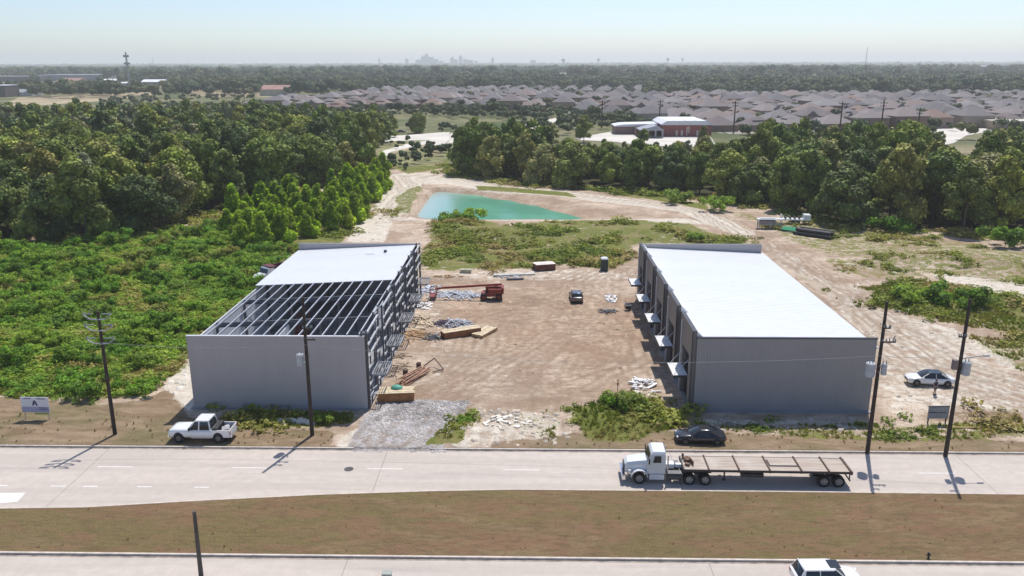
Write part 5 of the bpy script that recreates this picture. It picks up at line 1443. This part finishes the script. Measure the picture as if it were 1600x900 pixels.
def dump_truck():
    c = at(428, 452); ang = D(233)
    T = thing('dump_truck', 'white and dark red dump truck half hidden behind the unfinished warehouse', 'truck', (at(399, 449).x, at(399, 449).y, 0), ang)
    MB().box(-6.8, -.3, -.45, .45, .6, 1.0).build('chassis', DARKP, T)
    MB().loft([[(x, -w, .8), (x, -w, zt), (x, w, zt), (x, w, .8)] for x, w, zt in ((-.1, .75, 1.6), (-.5, .85, 1.85), (-1.8, .95, 2.05))], smooth=False).build('hood', P_TRUCK, T)
    MB().loft([[(x1, -w, z), (x0, -w, z), (x0, w, z), (x1, w, z)] for x0, x1, z, w in ((-3.2, -1.6, .9, 1.15), (-3.2, -1.7, 2.0, 1.15), (-3.15, -2.1, 2.85, 1.08))], smooth=False).build('cab', P_TRUCK, T)
    MB().add([(-1.68, -1.0, 2.08), (-1.68, 1.0, 2.08), (-1.98, .95, 2.7), (-1.98, -.95, 2.7)], [(0,1,2,3)]).build('windscreen', GLASS, T).location = (.04, 0, .02)
    MB().box(-.12, -.04, -.6, .6, .9, 1.6).build('grille', DARKP, T); MB().box(-.1, .2, -1.2, 1.2, .45, .8).build('bumper', DARKP, T)
    dr = M('dump_red', (.12,.02,.03), .5, .2)
    b = MB()
    b.box(-7.6, -3.4, -1.25, 1.25, 1.15, 1.3).box(-7.6, -3.4, -1.3, -1.2, 1.3, 2.8).box(-7.6, -3.4, 1.2, 1.3, 1.3, 2.8).box(-3.5, -3.4, -1.2, 1.2, 1.3, 3.0).box(-7.6, -7.5, -1.2, 1.2, 1.3, 2.6).box(-3.6, -2.4, -1.15, 1.15, 2.98, 3.08)
    for x in (-6.8, -6, -5.2, -4.4): b.box(x, x+.12, -1.4, -1.3, 1.2, 2.7).box(x, x+.12, 1.3, 1.4, 1.2, 2.7)
    b.build('dump_body', dr, T)
    for s in (-1, 1):
        wheel(T, -1.2, s*1.1, .52, .3, s); MB().cbox((-.35, s*.98, 1.15), (.3, .3, .3)).build('headlight', LAMP, T)
        MB().cbox((-1.2, s*1.05, 1.15), (1.3, .45, .1)).build('fender', P_TRUCK, T)
        for x in (-5.2, -6.5): wheel(T, x, s*1.0, .52, .5, s)
dump_truck()

def boom_lift():
    c = at(768, 467); T = thing('telehandler', 'red telescopic boom lift with its long boom lowered beside the unfinished warehouse', 'lift', (c.x, c.y, .05), D(180))
    MB().box(-1.5, 1.5, -.9, .9, .55, 1.0).build('chassis', RED, T)
    MB().box(-1.6, .9, -1.1, .1, 1.0, 1.95).box(-1.9, -1.5, -1.0, .9, 1.0, 1.9).box(-1.5, .4, .35, 1.1, 1.0, 1.75).build('engine_cover', RED, T)
    MB().cbox((.2, -.6, 1.97), (.8, .5, .06)).box(-1.0, -.4, -.9, -.2, 1.96, 2.2).build('hatch', M('pale_pink', (.55,.36,.33), .5), T)
    MB().bar((-1.6, .2, 2.35), (7.6, .2, 1.75), .24, .28).build('boom', RED, T)
    MB().bar((2.0, .2, 2.05), (8.6, .2, 1.62), .2, .22).build('boom_extension', M('boom_dark_red', (.20,.05,.04), .5, .2), T)
    bk = MB(); bk.box(8.4, 9.4, -1.0, 1.2, .55, .62)
    for x in (8.4, 9.4):
        for y in (-1.0, .1, 1.2): bk.box(x-.03, x+.03, y-.03, y+.03, .6, 1.7)
    for z in (1.15, 1.7): bk.box(8.4, 9.4, -1.03, -.97, z-.03, z+.03).box(8.4, 9.4, 1.17, 1.23, z-.03, z+.03).box(8.37, 8.43, -1, 1.2, z-.03, z+.03).box(9.37, 9.43, -1, 1.2, z-.03, z+.03)
    bk.build('basket', RED, T)
    for x in (-1.15, 1.15):
        for s in (-1, 1): wheel(T, x, s*1.0, .52, .36, s, rim=M('red_rim', (.22,.04,.03), .5))
boom_lift()

# ---------------------------------------------------------------- stacks, crates and debris of the yard
def stack(px0, py0, px1, py1, wid, h, name, label, cat, mat, topmat=None, z=0.0, lid=0):
    a = at(px0, py0); b = at(px1, py1); ang = math.atan2(b.y-a.y, b.x-a.x); L = (b-a).length
    gz0 = float(gz(np.array([a.x]), np.array([a.y]))[0])
    T = thing(name, label, cat, (a.x, a.y, z+gz0), ang)
    MB().box(0, L, 0, wid, 0, h).build('side_boards', mat, T)
    tm = MB(); n = max(3, int(wid/.3)); r_ = random.Random(int(px0))
    for k in range(n): y = wid*k/n; tm.box(r_.uniform(-.15, .05), L+r_.uniform(-.1, .15), y+.01, y+wid/n-.02, h, h+.05+.04*r_.random())
    tm.build('top_boards', topmat or mat, T)
    be = MB()
    for x in (L*.15, L*.85): be.box(x-.05, x+.05, -.02, wid+.02, -.12, 0)
    be.build('bearers', WOOD, T); return T
ORW = M('orange_lumber', (.33,.145,.055), .8, .25, 1.2)
stack(592, 629, 647, 627, 1.9, .95, 'lumber_crate', 'long brown wooden crate beside the front corner of the unfinished warehouse', 'crate', ORW, PALEWOOD)
stack(695, 531, 752, 522, 1.5, .8, 'lumber_crate', 'long brown wooden crate below the heap of metal offcuts', 'crate', M('brown_crate', (.26,.11,.05), .8, .25, 1.2), PALEWOOD)
stack(754, 529, 777, 516, 1.7, .35, 'pallet_stack', 'low tilted stack of pale boards right of the long brown crate in the yard', 'stack of boards', WOOD, PALEWOOD)
stack(838, 424, 868, 422, 2.2, 1.1, 'crate', 'dark brown crate topped with pale sheets at the back edge of the yard', 'crate', M('dark_crate', (.13,.05,.035), .8, .3), M('pale_sheets', (.72,.66,.58), .7))
stack(772, 432, 836, 430, 1.0, .25, 'panel_stack', 'long low stack of pale panels left of the dark brown crate', 'stack of panels', M('pale_panel', (.55,.52,.46), .7, .15), M('pale_panel', (.55,.52,.46), .7, .15))
stack(792, 438, 818, 437, .5, .2, 'beam', 'dark beam lying on the dirt in front of the stack of pale panels', 'beam', STEEL, STEEL)
c_ = at(724, 425); stack(719, 427, 736, 427, 1.2, .5, 'mattress_stack', 'small pale greenish pallet load near the weeds behind the red lift', 'pallet', M('khaki', (.38,.37,.27), .8, .2), None)
# green tarpaulin bundle on the crate
c = at(620, 625); mb = MB()
rings = []
for t_, rr in ((0, .62), (.12, .58), (.26, .45), (.34, .2)): rings.append([(rr*math.cos(a)*1.1, rr*math.sin(a)*.8, t_) for a in np.linspace(0, 6.283, 11)[:-1]])
o = mb.loft(rings).build('tarpaulin', M('green_tarp', (.10,.36,.26), .6, .2)); cc_ = at(620, 607, 1.0); o.location = (cc_.x, cc_.y, 1.05)
tag(o, 'folded green tarpaulin lying on the brown crate by the unfinished warehouse', 'tarpaulin')
# angled pile of timber with a scaffold frame behind the crate
c = at(626, 603); T = thing('timber_pile', 'reddish timber pile running back behind the green tarpaulin', 'timber pile', (c.x, c.y, 0), D(63))
q = MB(); r_ = random.Random(5)
for k in range(26):
    y = r_.uniform(-.6, .6); x = r_.uniform(-.4, .8); z = .08+.12*(k//6); q.cbox((x+2.4, y, z), (4.6+r_.uniform(-.8, .6), .14, .1), r_.uniform(-.05, .05))
q.build('planks', M('reddish_timber', (.42,.25,.17), .85, .3, 2), T)
q = MB().bar((4.6, .9, .05), (7.2, .2, .9), .1).bar((7.2, .2, .9), (6.4, -1.6, .1), .1).bar((6.4, -1.6, .1), (5.0, -1.0, .1), .1).cbox((4.9, .9, .5), (.5, .4, 1.0), .2).cbox((2.5, 1.1, .45), (.5, .5, .9), .4)
q.build('frame', M('dark_brown_steel', (.10,.06,.045), .7), T)
c = at(640, 590); 
def debris(name, label, px_, py_, rx, ry, n, mat, lmin, lmax, hmax, seed, cat='debris', th=.07, zr=.25):
    c = at(px_, py_); z0 = float(gz(np.array([c.x]), np.array([c.y]))[0]); q = MB(); r_ = random.Random(seed)
    for _ in range(n):
        a = r_.uniform(0, 6.28); d = math.sqrt(r_.random()); x = math.cos(a)*d*rx; y = math.sin(a)*d*ry; z = hmax*(1-d)*r_.random()+.05
        q.cbox((x, y, z), (r_.uniform(lmin, lmax), th*r_.uniform(.7, 2.2), th*r_.uniform(.6, 1.2)), r_.uniform(0, 3.14), 0, r_.uniform(-zr, zr))
    o = q.build(name, mat, None, (c.x, c.y, z0)); tag(o, label, cat); return o
debris('metal_offcuts', 'tangled heap of galvanised metal offcuts in the yard left of the brown crate', 712, 507, 2.4, 1.9, 130, GALV, .5, 2.2, .9, 1, 'scrap heap')
debris('scrap_heap', 'dark purple-grey heap of scrap left of the galvanised offcuts', 695, 506, 1.4, 1.5, 70, M('purple_scrap', (.13,.09,.12), .7, .4), .4, 1.6, .8, 2, 'scrap heap')
debris('board_scatter', 'loose boards scattered in front of the unfinished warehouse near the scrap heap', 672, 510, 2.6, 3.0, 26, PALEWOOD, 1.0, 3.0, .1, 3, 'boards', .1, .02)
debris('stud_bundle', 'steel studs lying on the ground under the boom of the red lift', 712, 462, 4.2, 1.5, 60, GALV, 2.0, 4.5, .35, 4, 'studs', .1, .02)
debris('timber_scatter', 'loose timber lying by the canopy frames of the unfinished warehouse', 622, 570, 1.0, 4.0, 26, M('grey_timber', (.36,.28,.2), .8, .3), .8, 2.4, .3, 5, 'timber')
debris('timber_offcuts', 'loose timber by the second canopy frame of the unfinished warehouse', 640, 528, 1.0, 3.0, 24, WOOD, .8, 2.4, .3, 6, 'timber')
debris('white_sheets', 'heap of white plastic sheets and pipes beside the weedy mound', 1006, 603, 1.3, 2.6, 46, M('white_plastic', (.80,.78,.76), .5, .1), .4, 1.6, .5, 7, 'rubbish heap', .14)
debris('white_rubbish', 'small heap of white rubbish in front of the middle of the finished warehouse', 955, 467, .9, 2.4, 34, M('white_plastic', (.80,.78,.76), .5, .1), .3, .9, .4, 8, 'rubbish heap', .14)
debris('steel_scraps', 'dark steel scraps just below the small heap of white rubbish', 950, 487, 1.5, .9, 22, STEEL, .5, 1.6, .4, 9, 'scraps', .09)
debris('metal_strips', 'thin metal strips on the dirt behind the red lift', 800, 432, 3.0, 1.2, 20, GALV, .8, 2.4, .1, 10, 'metal strips')
debris('broken_sheets', 'pale broken sheets on the verge next to the second pole', 462, 661, 1.8, .7, 9, M('pale_sheets', (.72,.66,.58), .7), .8, 1.7, .15, 11, 'sheets', .3, .05)
debris('white_debris', 'white plastic litter in the weeds right of the finished warehouse', 1438, 485, 1.7, .7, 14, M('white_plastic', (.80,.78,.76), .5, .1), .6, 1.8, .4, 12, 'litter', .2)
debris('branch', 'thin forked dry branch lying on the grass median at the right', 1522, 822, .5, .7, 5, M('branch_wood', (.12,.09,.06), .9), .5, 1.3, .12, 13, 'branch', .04)
debris('litter', 'scrap of pale litter on the grass median below the entrance', 783, 812, .3, .2, 4, M('white_plastic', (.80,.78,.76), .5, .1), .15, .35, .05, 14, 'litter', .05)
debris('wire_shadow', 'dark pieces standing for a wire shadow on the left part of the median', 379, 853, .45, .2, 7, DARKP, .25, .5, .04, 15, 'shadow', .03, .02)  # dark pieces put in for the shadow of the overhead wires
debris('pallet_boards', 'scattered pale boards beside the second canopy frame', 650, 500, 1.6, 2.4, 30, PALEWOOD, .6, 2.0, .3, 21, 'boards', .1, .1)
debris('steel_offcuts', 'dark steel offcuts lying just left of the long brown crate', 678, 528, 1.3, 1.4, 30, STEEL, .5, 1.8, .3, 22, 'offcuts')
debris('packing_sheets', 'white packing sheets under the third canopy frame', 662, 478, 1.4, 1.8, 16, M('white_plastic', (.80,.78,.76), .5, .1), .4, 1.2, .2, 23, 'packing sheets', .25, .1)
debris('roof_sheets', 'pale metal sheets stacked loosely left of the red lift basket', 672, 452, 1.3, 2.2, 26, GALV, .8, 2.4, .4, 24, 'metal sheets', .2, .08)
debris('broken_pallet', 'broken pallet boards behind the red lift near the weeds', 700, 432, 2.6, .8, 18, WOOD, .6, 1.8, .2, 25, 'pallet', .1, .08)
debris('timber_lengths', 'long thin timber lengths lying in front of the scrap heap', 655, 522, 1.8, 1.6, 12, WOOD, 2.0, 3.6, .1, 26, 'timber', .08, .02)
debris('rubbish_scraps', 'pale scraps of rubbish between the crate and the entrance stones', 790, 660, 2.5, 1.4, 26, M('pale_sheets', (.72,.66,.58), .7), .2, .8, .1, 27, 'rubbish', .2, .1)
# grey generator near the canopy
c = at(981, 484); T = thing('generator', 'small dark generator on the dirt beside the finished warehouse', 'generator', (c.x, c.y, .05), .1)
MB().box(-.4, .4, -.3, .3, .12, .6).build('housing', DARKP, T)
MB().bar((-.45,-.33,.1), (-.45,-.33,.75), .05).bar((.45,-.33,.1), (.45,-.33,.75), .05).bar((-.45,.33,.1), (-.45,.33,.75), .05).bar((.45,.33,.1), (.45,.33,.75), .05).bar((-.45,-.33,.75), (.45,-.33,.75), .05).bar((-.45,.33,.75), (.45,.33,.75), .05).build('frame', GALV, T)
# portable toilet
c = at(944, 422); T = thing('portable_toilet', 'dark green portable toilet with a white domed roof at the back of the yard', 'portable toilet', (c.x, c.y, float(gz(np.array([c.x]), np.array([c.y]))[0])), .05)
G1 = M('toilet_green', (.025,.06,.045), .5, .15)
MB().box(-.58, .58, -.58, .58, .12, 2.05).box(-.64, .64, -.64, .64, 0, .12).build('cabin', G1, T)
MB().box(-.4, .4, -.62, -.583, .16, 1.95).build('door', M('toilet_door', (.03,.05,.045), .5), T)
rg = [[(-.62+e, -.62+e, z), (.62-e, -.62+e, z), (.62-e, .62-e, z), (-.62+e, .62-e, z)] for z, e in ((2.05, 0), (2.2, .03), (2.35, .2), (2.4, .4))]
MB().loft(rg, smooth=False).build('roof', WHITE, T)
# survey marker
c = at(965, 612); T = thing('marker_post', 'thin rust-brown marker post standing on the edge of the weedy mound', 'post', (c.x, c.y, 0))
MB().tube((0,0,0), (0,0,1.35), .04, n=6).build('post', M('rust', (.16,.09,.06), .8, .3), T); MB().tube((0,0,.75), (0,0,1.05), .09, n=6).cbox((0,0,1.38), (.2,.2,.08)).build('marker', M('rust_marker', (.25,.11,.07), .8), T)
# small hydrant-like post on the near kerb
c = at(1451, 876); T = thing('valve_post', 'small dark capped valve post on the near kerb at the lower right', 'post', (c.x, c.y+.1, .1))
MB().tube((0,0,0), (0,0,.4), .07, n=8).tube((0,0,.4), (0,0,.52), .11, .05, 8).build('post', DARKP, T); MB().tube((-.16,0,.3), (.16,0,.3), .05, n=6).build('outlet', DARKP, T)
# grey control box on a post at the bottom edge
c = at(607, 926); T = thing('control_box', 'small grey box on dark legs at the bottom edge of the photo', 'control box', (c.x, c.y-.2, 0))
zt_ = 1.75
MB().box(-.32, .32, -.24, .24, zt_-.14, zt_).build('lid', M('box_grey_green', (.34,.36,.33), .6, .1), T)
MB().box(-.29, .29, -.2, .2, zt_-.75, zt_-.14).build('box', DARKP, T)
MB().box(-.25, -.17, -.05, .05, 0, zt_-.75).box(.17, .25, -.05, .05, 0, zt_-.75).build('legs', DARKP, T)
# pipes and equipment on the right
c0 = at(1247, 364); c1 = at(1305, 372); ang = math.atan2(c1.y-c0.y, c1.x-c0.x)
T = thing('pipe_stack', 'stack of long black plastic pipes lying at the wood edge on the right', 'pipes', (c0.x, c0.y, .1), ang)
PB = M('black_pipe', (.025,.026,.03), .3, .2); L_ = (c1-c0).length
for k, (y, z) in enumerate(((-2.4,.35),(-1.6,.35),(-.8,.35),(0,.35),(.8,.35),(-2.0,1.0),(-1.2,1.0),(.3,1.0))):
    MB().tube((.3*(k % 3), y, z), (L_-.3*((k*2) % 3), y, z), .36, n=12).build('pipe', PB, T)
T = thing('green_pipe_bundle', 'bright green bundle at the left end of the black pipes', 'pipe bundle', (c0.x-1.2, c0.y+1.2, .3), ang)
q = MB()
for k in range(7): q.tube((-1.6, -.9+.3*k, .2+.16*(k % 3)), (1.6, -.9+.3*k, .2+.16*(k % 3)), .15, n=8)
q.build('pipes', M('bright_green', (.03,.45,.22), .5, .1), T)
MB().bar((-1.7, -1.0, .1), (-1.7, 1.0, .1), .15, .6).bar((1.5, -1.0, .1), (1.5, 1.0, .1), .15, .6).build('rack', M('teal_grey', (.18,.26,.25), .6), T)
def trailer_small(px_, py_, label, L_=5.5, colr=WHITE, ang=.0, name='utility_trailer'):
    c = at(px_, py_); T = thing(name, label, 'trailer', (c.x, c.y, .1), ang)
    MB().box(-L_/2, L_/2, -1.1, 1.1, .75, 1.0).box(-L_/2, -L_/2+.1, -1.1, 1.1, 1.0, 1.9).box(L_/2-1.4, L_/2, -1.1, 1.1, 1.0, 2.0).build('bed', colr, T)
    for k in range(4): MB().box(-L_/2+.8+k*1.0, -L_/2+1.0+k*1.0, -.9, .9, 1.0, 1.5).build('rib', DARKP, T)
    for x in (-.6, .5):
        for s in (-1, 1): wheel(T, x, s*1.15, .4, .22, s)
trailer_small(1242, 349, 'white flatbed machine trailer standing against the wood on the right', 6.2, WHITE, -.12)
c = at(1202, 357); T = thing('material_rack', 'grey rack loaded with white boards left of the green bundle', 'rack', (c.x, c.y, .05), -.05)
q = MB()
for x in (-2.4, 0, 2.4):
    for y in (-.8, .8): q.box(x-.08, x+.08, y-.08, y+.08, 0, 2.0)
q.box(-2.5, 2.5, -.85, -.75, .9, 1.05).box(-2.5, 2.5, .75, .85, .9, 1.05).build('frame', GREYM, T)
MB().box(-2.8, 2.6, -.9, .9, 2.0, 2.15).cbox((-.5, .1, 2.25), (3.2, .8, .12), .05).build('boards', WHITE, T); MB().box(-2.2, 1.2, -.7, .7, 1.06, 1.7).build('load', M('grey_mauve', (.30,.26,.28), .8, .2), T)

# rubble and stones
ROCKM = M('pale_rubble', (.48,.42,.35), .9, .45, .5, obj=False); 
def stones(name, poly, n, smin, smax, mat, label, seed, thr=None):
    r = np.random.RandomState(seed); xs = [p[0] for p in poly]; ys = [p[1] for p in poly]; X = r.uniform(min(xs), max(xs), n); Y = r.uniform(min(ys), max(ys), n)
    ok = ((sdist(poly, X, Y)+(fbm(X, Y, 3, 70)-.5)*3) > 0) & ((n > 5000) | (fbm(X, Y, 2.2, 171) > .47)); X, Y = X[ok], Y[ok]; Z = gz(X, Y); Vs = []; Ts = []; n0 = 0
    B0 = np.array([(-1,-1,-.5),(1,-1,-.5),(1,1,-.5),(-1,1,-.5),(-.7,-.6,.5),(.6,-.7,.6),(.7,.6,.45),(-.6,.7,.55)]); F0 = np.array([(4,5,6,7),(0,1,5,4),(1,2,6,5),(2,3,7,6),(3,0,4,7)])
    for x, y, z in zip(X, Y, Z):
        s = smin+(smax-smin)*r.rand()**3; a = r.rand()*6.28; ca, sa_ = math.cos(a), math.sin(a)
        V = B0*(1+.35*(r.rand(8, 3)-.5))*np.array([s*(.6+.8*r.rand()), s*(.6+.8*r.rand()), s*(.5+.6*r.rand())])
        Vs.append(np.stack([V[:, 0]*ca-V[:, 1]*sa_+x, V[:, 0]*sa_+V[:, 1]*ca+y, V[:, 2]+z+s*.15], 1)); Ts.append(F0+n0); n0 += 8
    tag(link(name, fast_mesh(name, np.concatenate(Vs), np.concatenate(Ts), mat)), label, 'rubble', None, 'stuff')
stones('rubble', pix((745,640),(800,636),(880,650),(895,698),(700,700),(725,672)), 900, .05, .30, ROCKM, 'pale broken stones scattered at the yard entrance', 1)
stones('gravel_stones', Z_GRAVEL[0][0], 5200, .04, .12, M('grey_gravel', (.42,.40,.39), .9, .4, .5, obj=False), 'grey gravel spread over the drive in front of the crate', 2)
stones('clods', pix((640,440),(985,435),(1010,560),(1000,620),(660,620)), 420, .04, .24, M('soil_clods', (.42,.32,.23), .95, .3, .5, obj=False), 'small clods of reddish soil across the yard', 3)
stones('sand_clods', pix((1250,395),(1600,430),(1600,640),(1400,640),(1380,540)), 1500, .06, .32, M('sand_clod', (.55,.48,.39), .95, .25, .5, obj=False), 'pale lumps of sand and stone on the lot at the right', 4)
stones('site_edge_rubble', pix((1100,653),(1330,653),(1330,672),(1080,672)), 260, .06, .35, ROCKM, 'pale stones along the front of the finished warehouse', 5)
stones('sand_lumps', pix((560,345),(610,290),(640,300),(620,345),(665,376),(540,376)), 500, .08, .4, M('sand_clod', (.55,.48,.39), .95, .25, .5, obj=False), 'lumps of pale sand beside the pond', 6)
stones('corner_rubble', pix((262,598),(300,556),(304,640),(275,648)), 220, .08, .4, M('white_rubble', (.66,.62,.55), .9, .2, .5, obj=False), 'white rubble at the left corner of the unfinished warehouse', 7)

# ---------------------------------------------------------------- signs
def sign_left():
    a = at(38, 655); T = thing('site_sign', 'white site sign with a dark emblem and blue band on two posts', 'sign', (a.x+1.4, a.y, .05), -.04)
    for x in (-1.25, 1.25): MB().box(x-.06, x+.06, -.01, .1, -.1, 2.35).build('post', PALEWOOD, T)
    b = MB().box(-1.45, 1.45, -.07, -.02, .75, 2.4).build('board', M('sign_white', (.74,.75,.80), .5, .04), T)
    MB().box(-1.44, 1.44, -.078, -.072, .76, 1.35).build('blue_band', M('sign_blue_grey', (.38,.39,.55), .5, .05), b)
    nv = M('sign_navy', (.03,.035,.12), .5, .05)
    e = MB()
    e.prism([(-.3, 1.5), (-.12, 1.5), (.02, 2.05), (-.1, 2.05)], -.085, -.072).prism([(.3, 1.5), (.12, 1.5), (-.02, 2.05), (.1, 2.05)], -.089, -.073).box(-.16, .16, -.082, -.0725, 1.68, 1.76)
    e.build('emblem', nv, b)
    t = MB(); r_ = random.Random(3)
    for z, x0, x1, h in ((2.2, -1.15, -.35, .1), (2.2, .25, 1.15, .1), (1.22, .35, 1.3, .08), (1.05, .4, 1.25, .07)):
        x = x0
        while x < x1: w = r_.uniform(.05, .12); t.box(x, min(x+w, x1), -.084, -.079, z, z+h); x += w+.03
    t.build('lettering', nv, b)
    MB().box(-.2, 1.3, -.02, .04, .5, .72).build('lower_board', M('sign_yellow_green', (.42,.45,.14), .6, .1), T)
sign_left()
def sign_right():
    a = at(1463, 662); T = thing('site_sign', 'grey sign board standing in the weeds beside the rightmost pole', 'sign', (a.x, a.y, .05), .05)
    for x in (-.9, .9): MB().box(x-.05, x+.05, -.05, .05, -.1, 1.75).build('post', DARKP, T)
    b = MB().box(-1.05, 1.05, -.1, -.052, .55, 1.8).build('board', M('sign_grey', (.30,.30,.33), .5, .1), T)
    MB().box(-1.07, 1.07, -.12, .06, 1.8, 1.88).build('top_rail', DARKP, T)
    MB().box(-.95, -.1, -.108, -.102, 1.15, 1.28).box(.0, .8, -.108, -.102, 1.15, 1.24).build('lettering', M('sign_dark', (.08,.08,.1), .5), b)
sign_right()
# long thin board on the verge right of the rightmost pole
c = at(1505, 670); o = MB().cbox((0,0,.05), (3.2,.12,.08), .0).build('plank', M('yellow_board', (.52,.38,.16), .8), None, (c.x, c.y, .1)); tag(o, 'thin yellowish plank lying on the verge right of the rightmost pole', 'plank')

# ---------------------------------------------------------------- person
def skin(name, pts, edges, rad, mat, parent, sub=1):
    me = bpy.data.meshes.new(name); me.from_pydata(pts, edges, []); me.update()
    o = link(name, me, parent); sm = o.modifiers.new('s', 'SKIN'); sm.use_smooth_shade = True
    for i, v in enumerate(me.skin_vertices[0].data): v.radius = rad[i] if isinstance(rad[i], tuple) else (rad[i], rad[i]); v.use_root = (i == 0)
    ss = o.modifiers.new('u', 'SUBSURF'); ss.levels = sub; ss.render_levels = sub
    dg = bpy.context.evaluated_depsgraph_get(); me2 = bpy.data.meshes.new_from_object(o.evaluated_get(dg)); o.modifiers.clear(); o.data = me2
    me2.materials.clear(); me2.materials.append(mat); me2.name = name; return o
def person():
    c = at(1460, 617); z = float(gz(np.array([c.x]), np.array([c.y]))[0])
    T = thing('person', 'person in a dark blue shirt and grey shorts standing in front of the white sedan', 'person', (c.x, c.y, z+.02), D(20))
    SK = M('skin_tone', (.36,.20,.13), .6, .08)
    P_ = [(0,0,.95), (0,0,1.12), (0,0,1.38), (0,.0,1.5), (0,-.01,1.58), (0,-.01,1.68),
          (-.19,0,1.42), (-.25,.02,1.15), (-.24,-.1,.92), (-.24,-.14,.85), (.19,0,1.42), (.26,.02,1.15), (.28,-.06,.9), (.28,-.09,.83),
          (-.1,0,.88), (-.12,-.03,.5), (-.13,.02,.09), (-.14,-.14,.04), (.1,0,.88), (.13,.03,.5), (.15,.08,.09), (.17,-.08,.04)]
    E_ = [(0,1),(1,2),(2,3),(3,4),(4,5),(2,6),(6,7),(7,8),(8,9),(2,10),(10,11),(11,12),(12,13),(0,14),(14,15),(15,16),(16,17),(0,18),(18,19),(19,20),(20,21)]
    R_ = [.13,.12,.14,.06,.085,.10,.07,.045,.035,.035,.07,.045,.035,.035,.095,.06,.045,.04,.095,.06,.045,.04]
    b = skin('body', P_, E_, R_, SK, T)
    import bmesh
    f = MB()
    for s, hx, hy, hz in ((-1,-.24,-.15,.82), (1,.28,-.10,.80)):
        for k in range(4): f.tube((hx+(k-1.5)*.018, hy-.01, hz+.01), (hx+(k-1.5)*.02, hy-.025, hz-.065+.008*abs(k-1.4)), .009, .007, 5)
        f.tube((hx-s*.03, hy-.01, hz+.03), (hx-s*.045, hy-.035, hz-.015), .010, .008, 5)
    f.tube((0,-.115,1.655), (0,-.135,1.635), .018, .012, 5)
    m2 = f.mesh('tmp', SK); bm = bmesh.new(); bm.from_mesh(b.data); bm.from_mesh(m2); bm.to_mesh(b.data); bm.free()
    fx = MB()
    for s in (-1, 1): fx.cbox((s*.035, -.108, 1.69), (.022, .01, .012)).tube((s*.1, 0, 1.67), (s*.115, 0, 1.67), .025, n=6)
    fx.cbox((0, -.108, 1.60), (.045, .008, .01)); fx.build('eyes_and_mouth', DARKP, T)
    SH = M('navy_shirt', (.04,.055,.10), .85, .15); ST = M('grey_shorts', (.12,.12,.13), .85, .15)
    skin('shirt', [(0,0,.98), (0,0,1.12), (0,0,1.36), (0,0,1.47), (-.19,0,1.42), (-.24,.02,1.2), (.19,0,1.42), (.25,.02,1.2)], [(0,1),(1,2),(2,3),(2,4),(4,5),(2,6),(6,7)], [.165,.15,.17,.09,.09,.065,.09,.065], SH, T)
    skin('shorts', [(0,0,.96), (0,0,.9), (-.1,0,.8), (-.12,-.02,.56), (.1,0,.8), (.13,.02,.56)], [(0,1),(1,2),(2,3),(1,4),(4,5)], [.155,.15,.115,.09,.115,.09], ST, T)
    V = ICO2[0]*np.array([.105,.115,.10])+np.array([0, .012, 1.72]); V = V[:]
    h = MB().add(V.tolist(), [tuple(t) for t in ICO2[1] if V[list(t)].mean(0)[2] > 1.69 or V[list(t)].mean(0)[1] > .04], True); h.build('hair', M('dark_hair', (.02,.015,.012), .8), T)
    for s, x, y in ((-1,-.14,-.07), (1,.165,0)): MB().cbox((x, y, .04), (.1, .28, .08)).build('shoe', DARKP, T)
person()

# ---------------------------------------------------------------- haze
if HAZE:
    hb = MB().box(-15000, 15000, -60, 14500, -4, 135)
    hm = bpy.data.materials.new('haze'); hm.use_nodes = True; nt = hm.node_tree
    nt.nodes.remove(nt.nodes['Principled BSDF']); pv = nt.nodes.new('ShaderNodeVolumePrincipled')
    pv.inputs['Color'].default_value = (.95, .97, 1.0, 1); pv.inputs['Density'].default_value = HAZE; pv.inputs['Anisotropy'].default_value = .25
    nt.links.new(pv.outputs[0], nt.nodes['Material Output'].inputs['Volume'])
    tag(hb.build('haze', hm), kind='stuff')
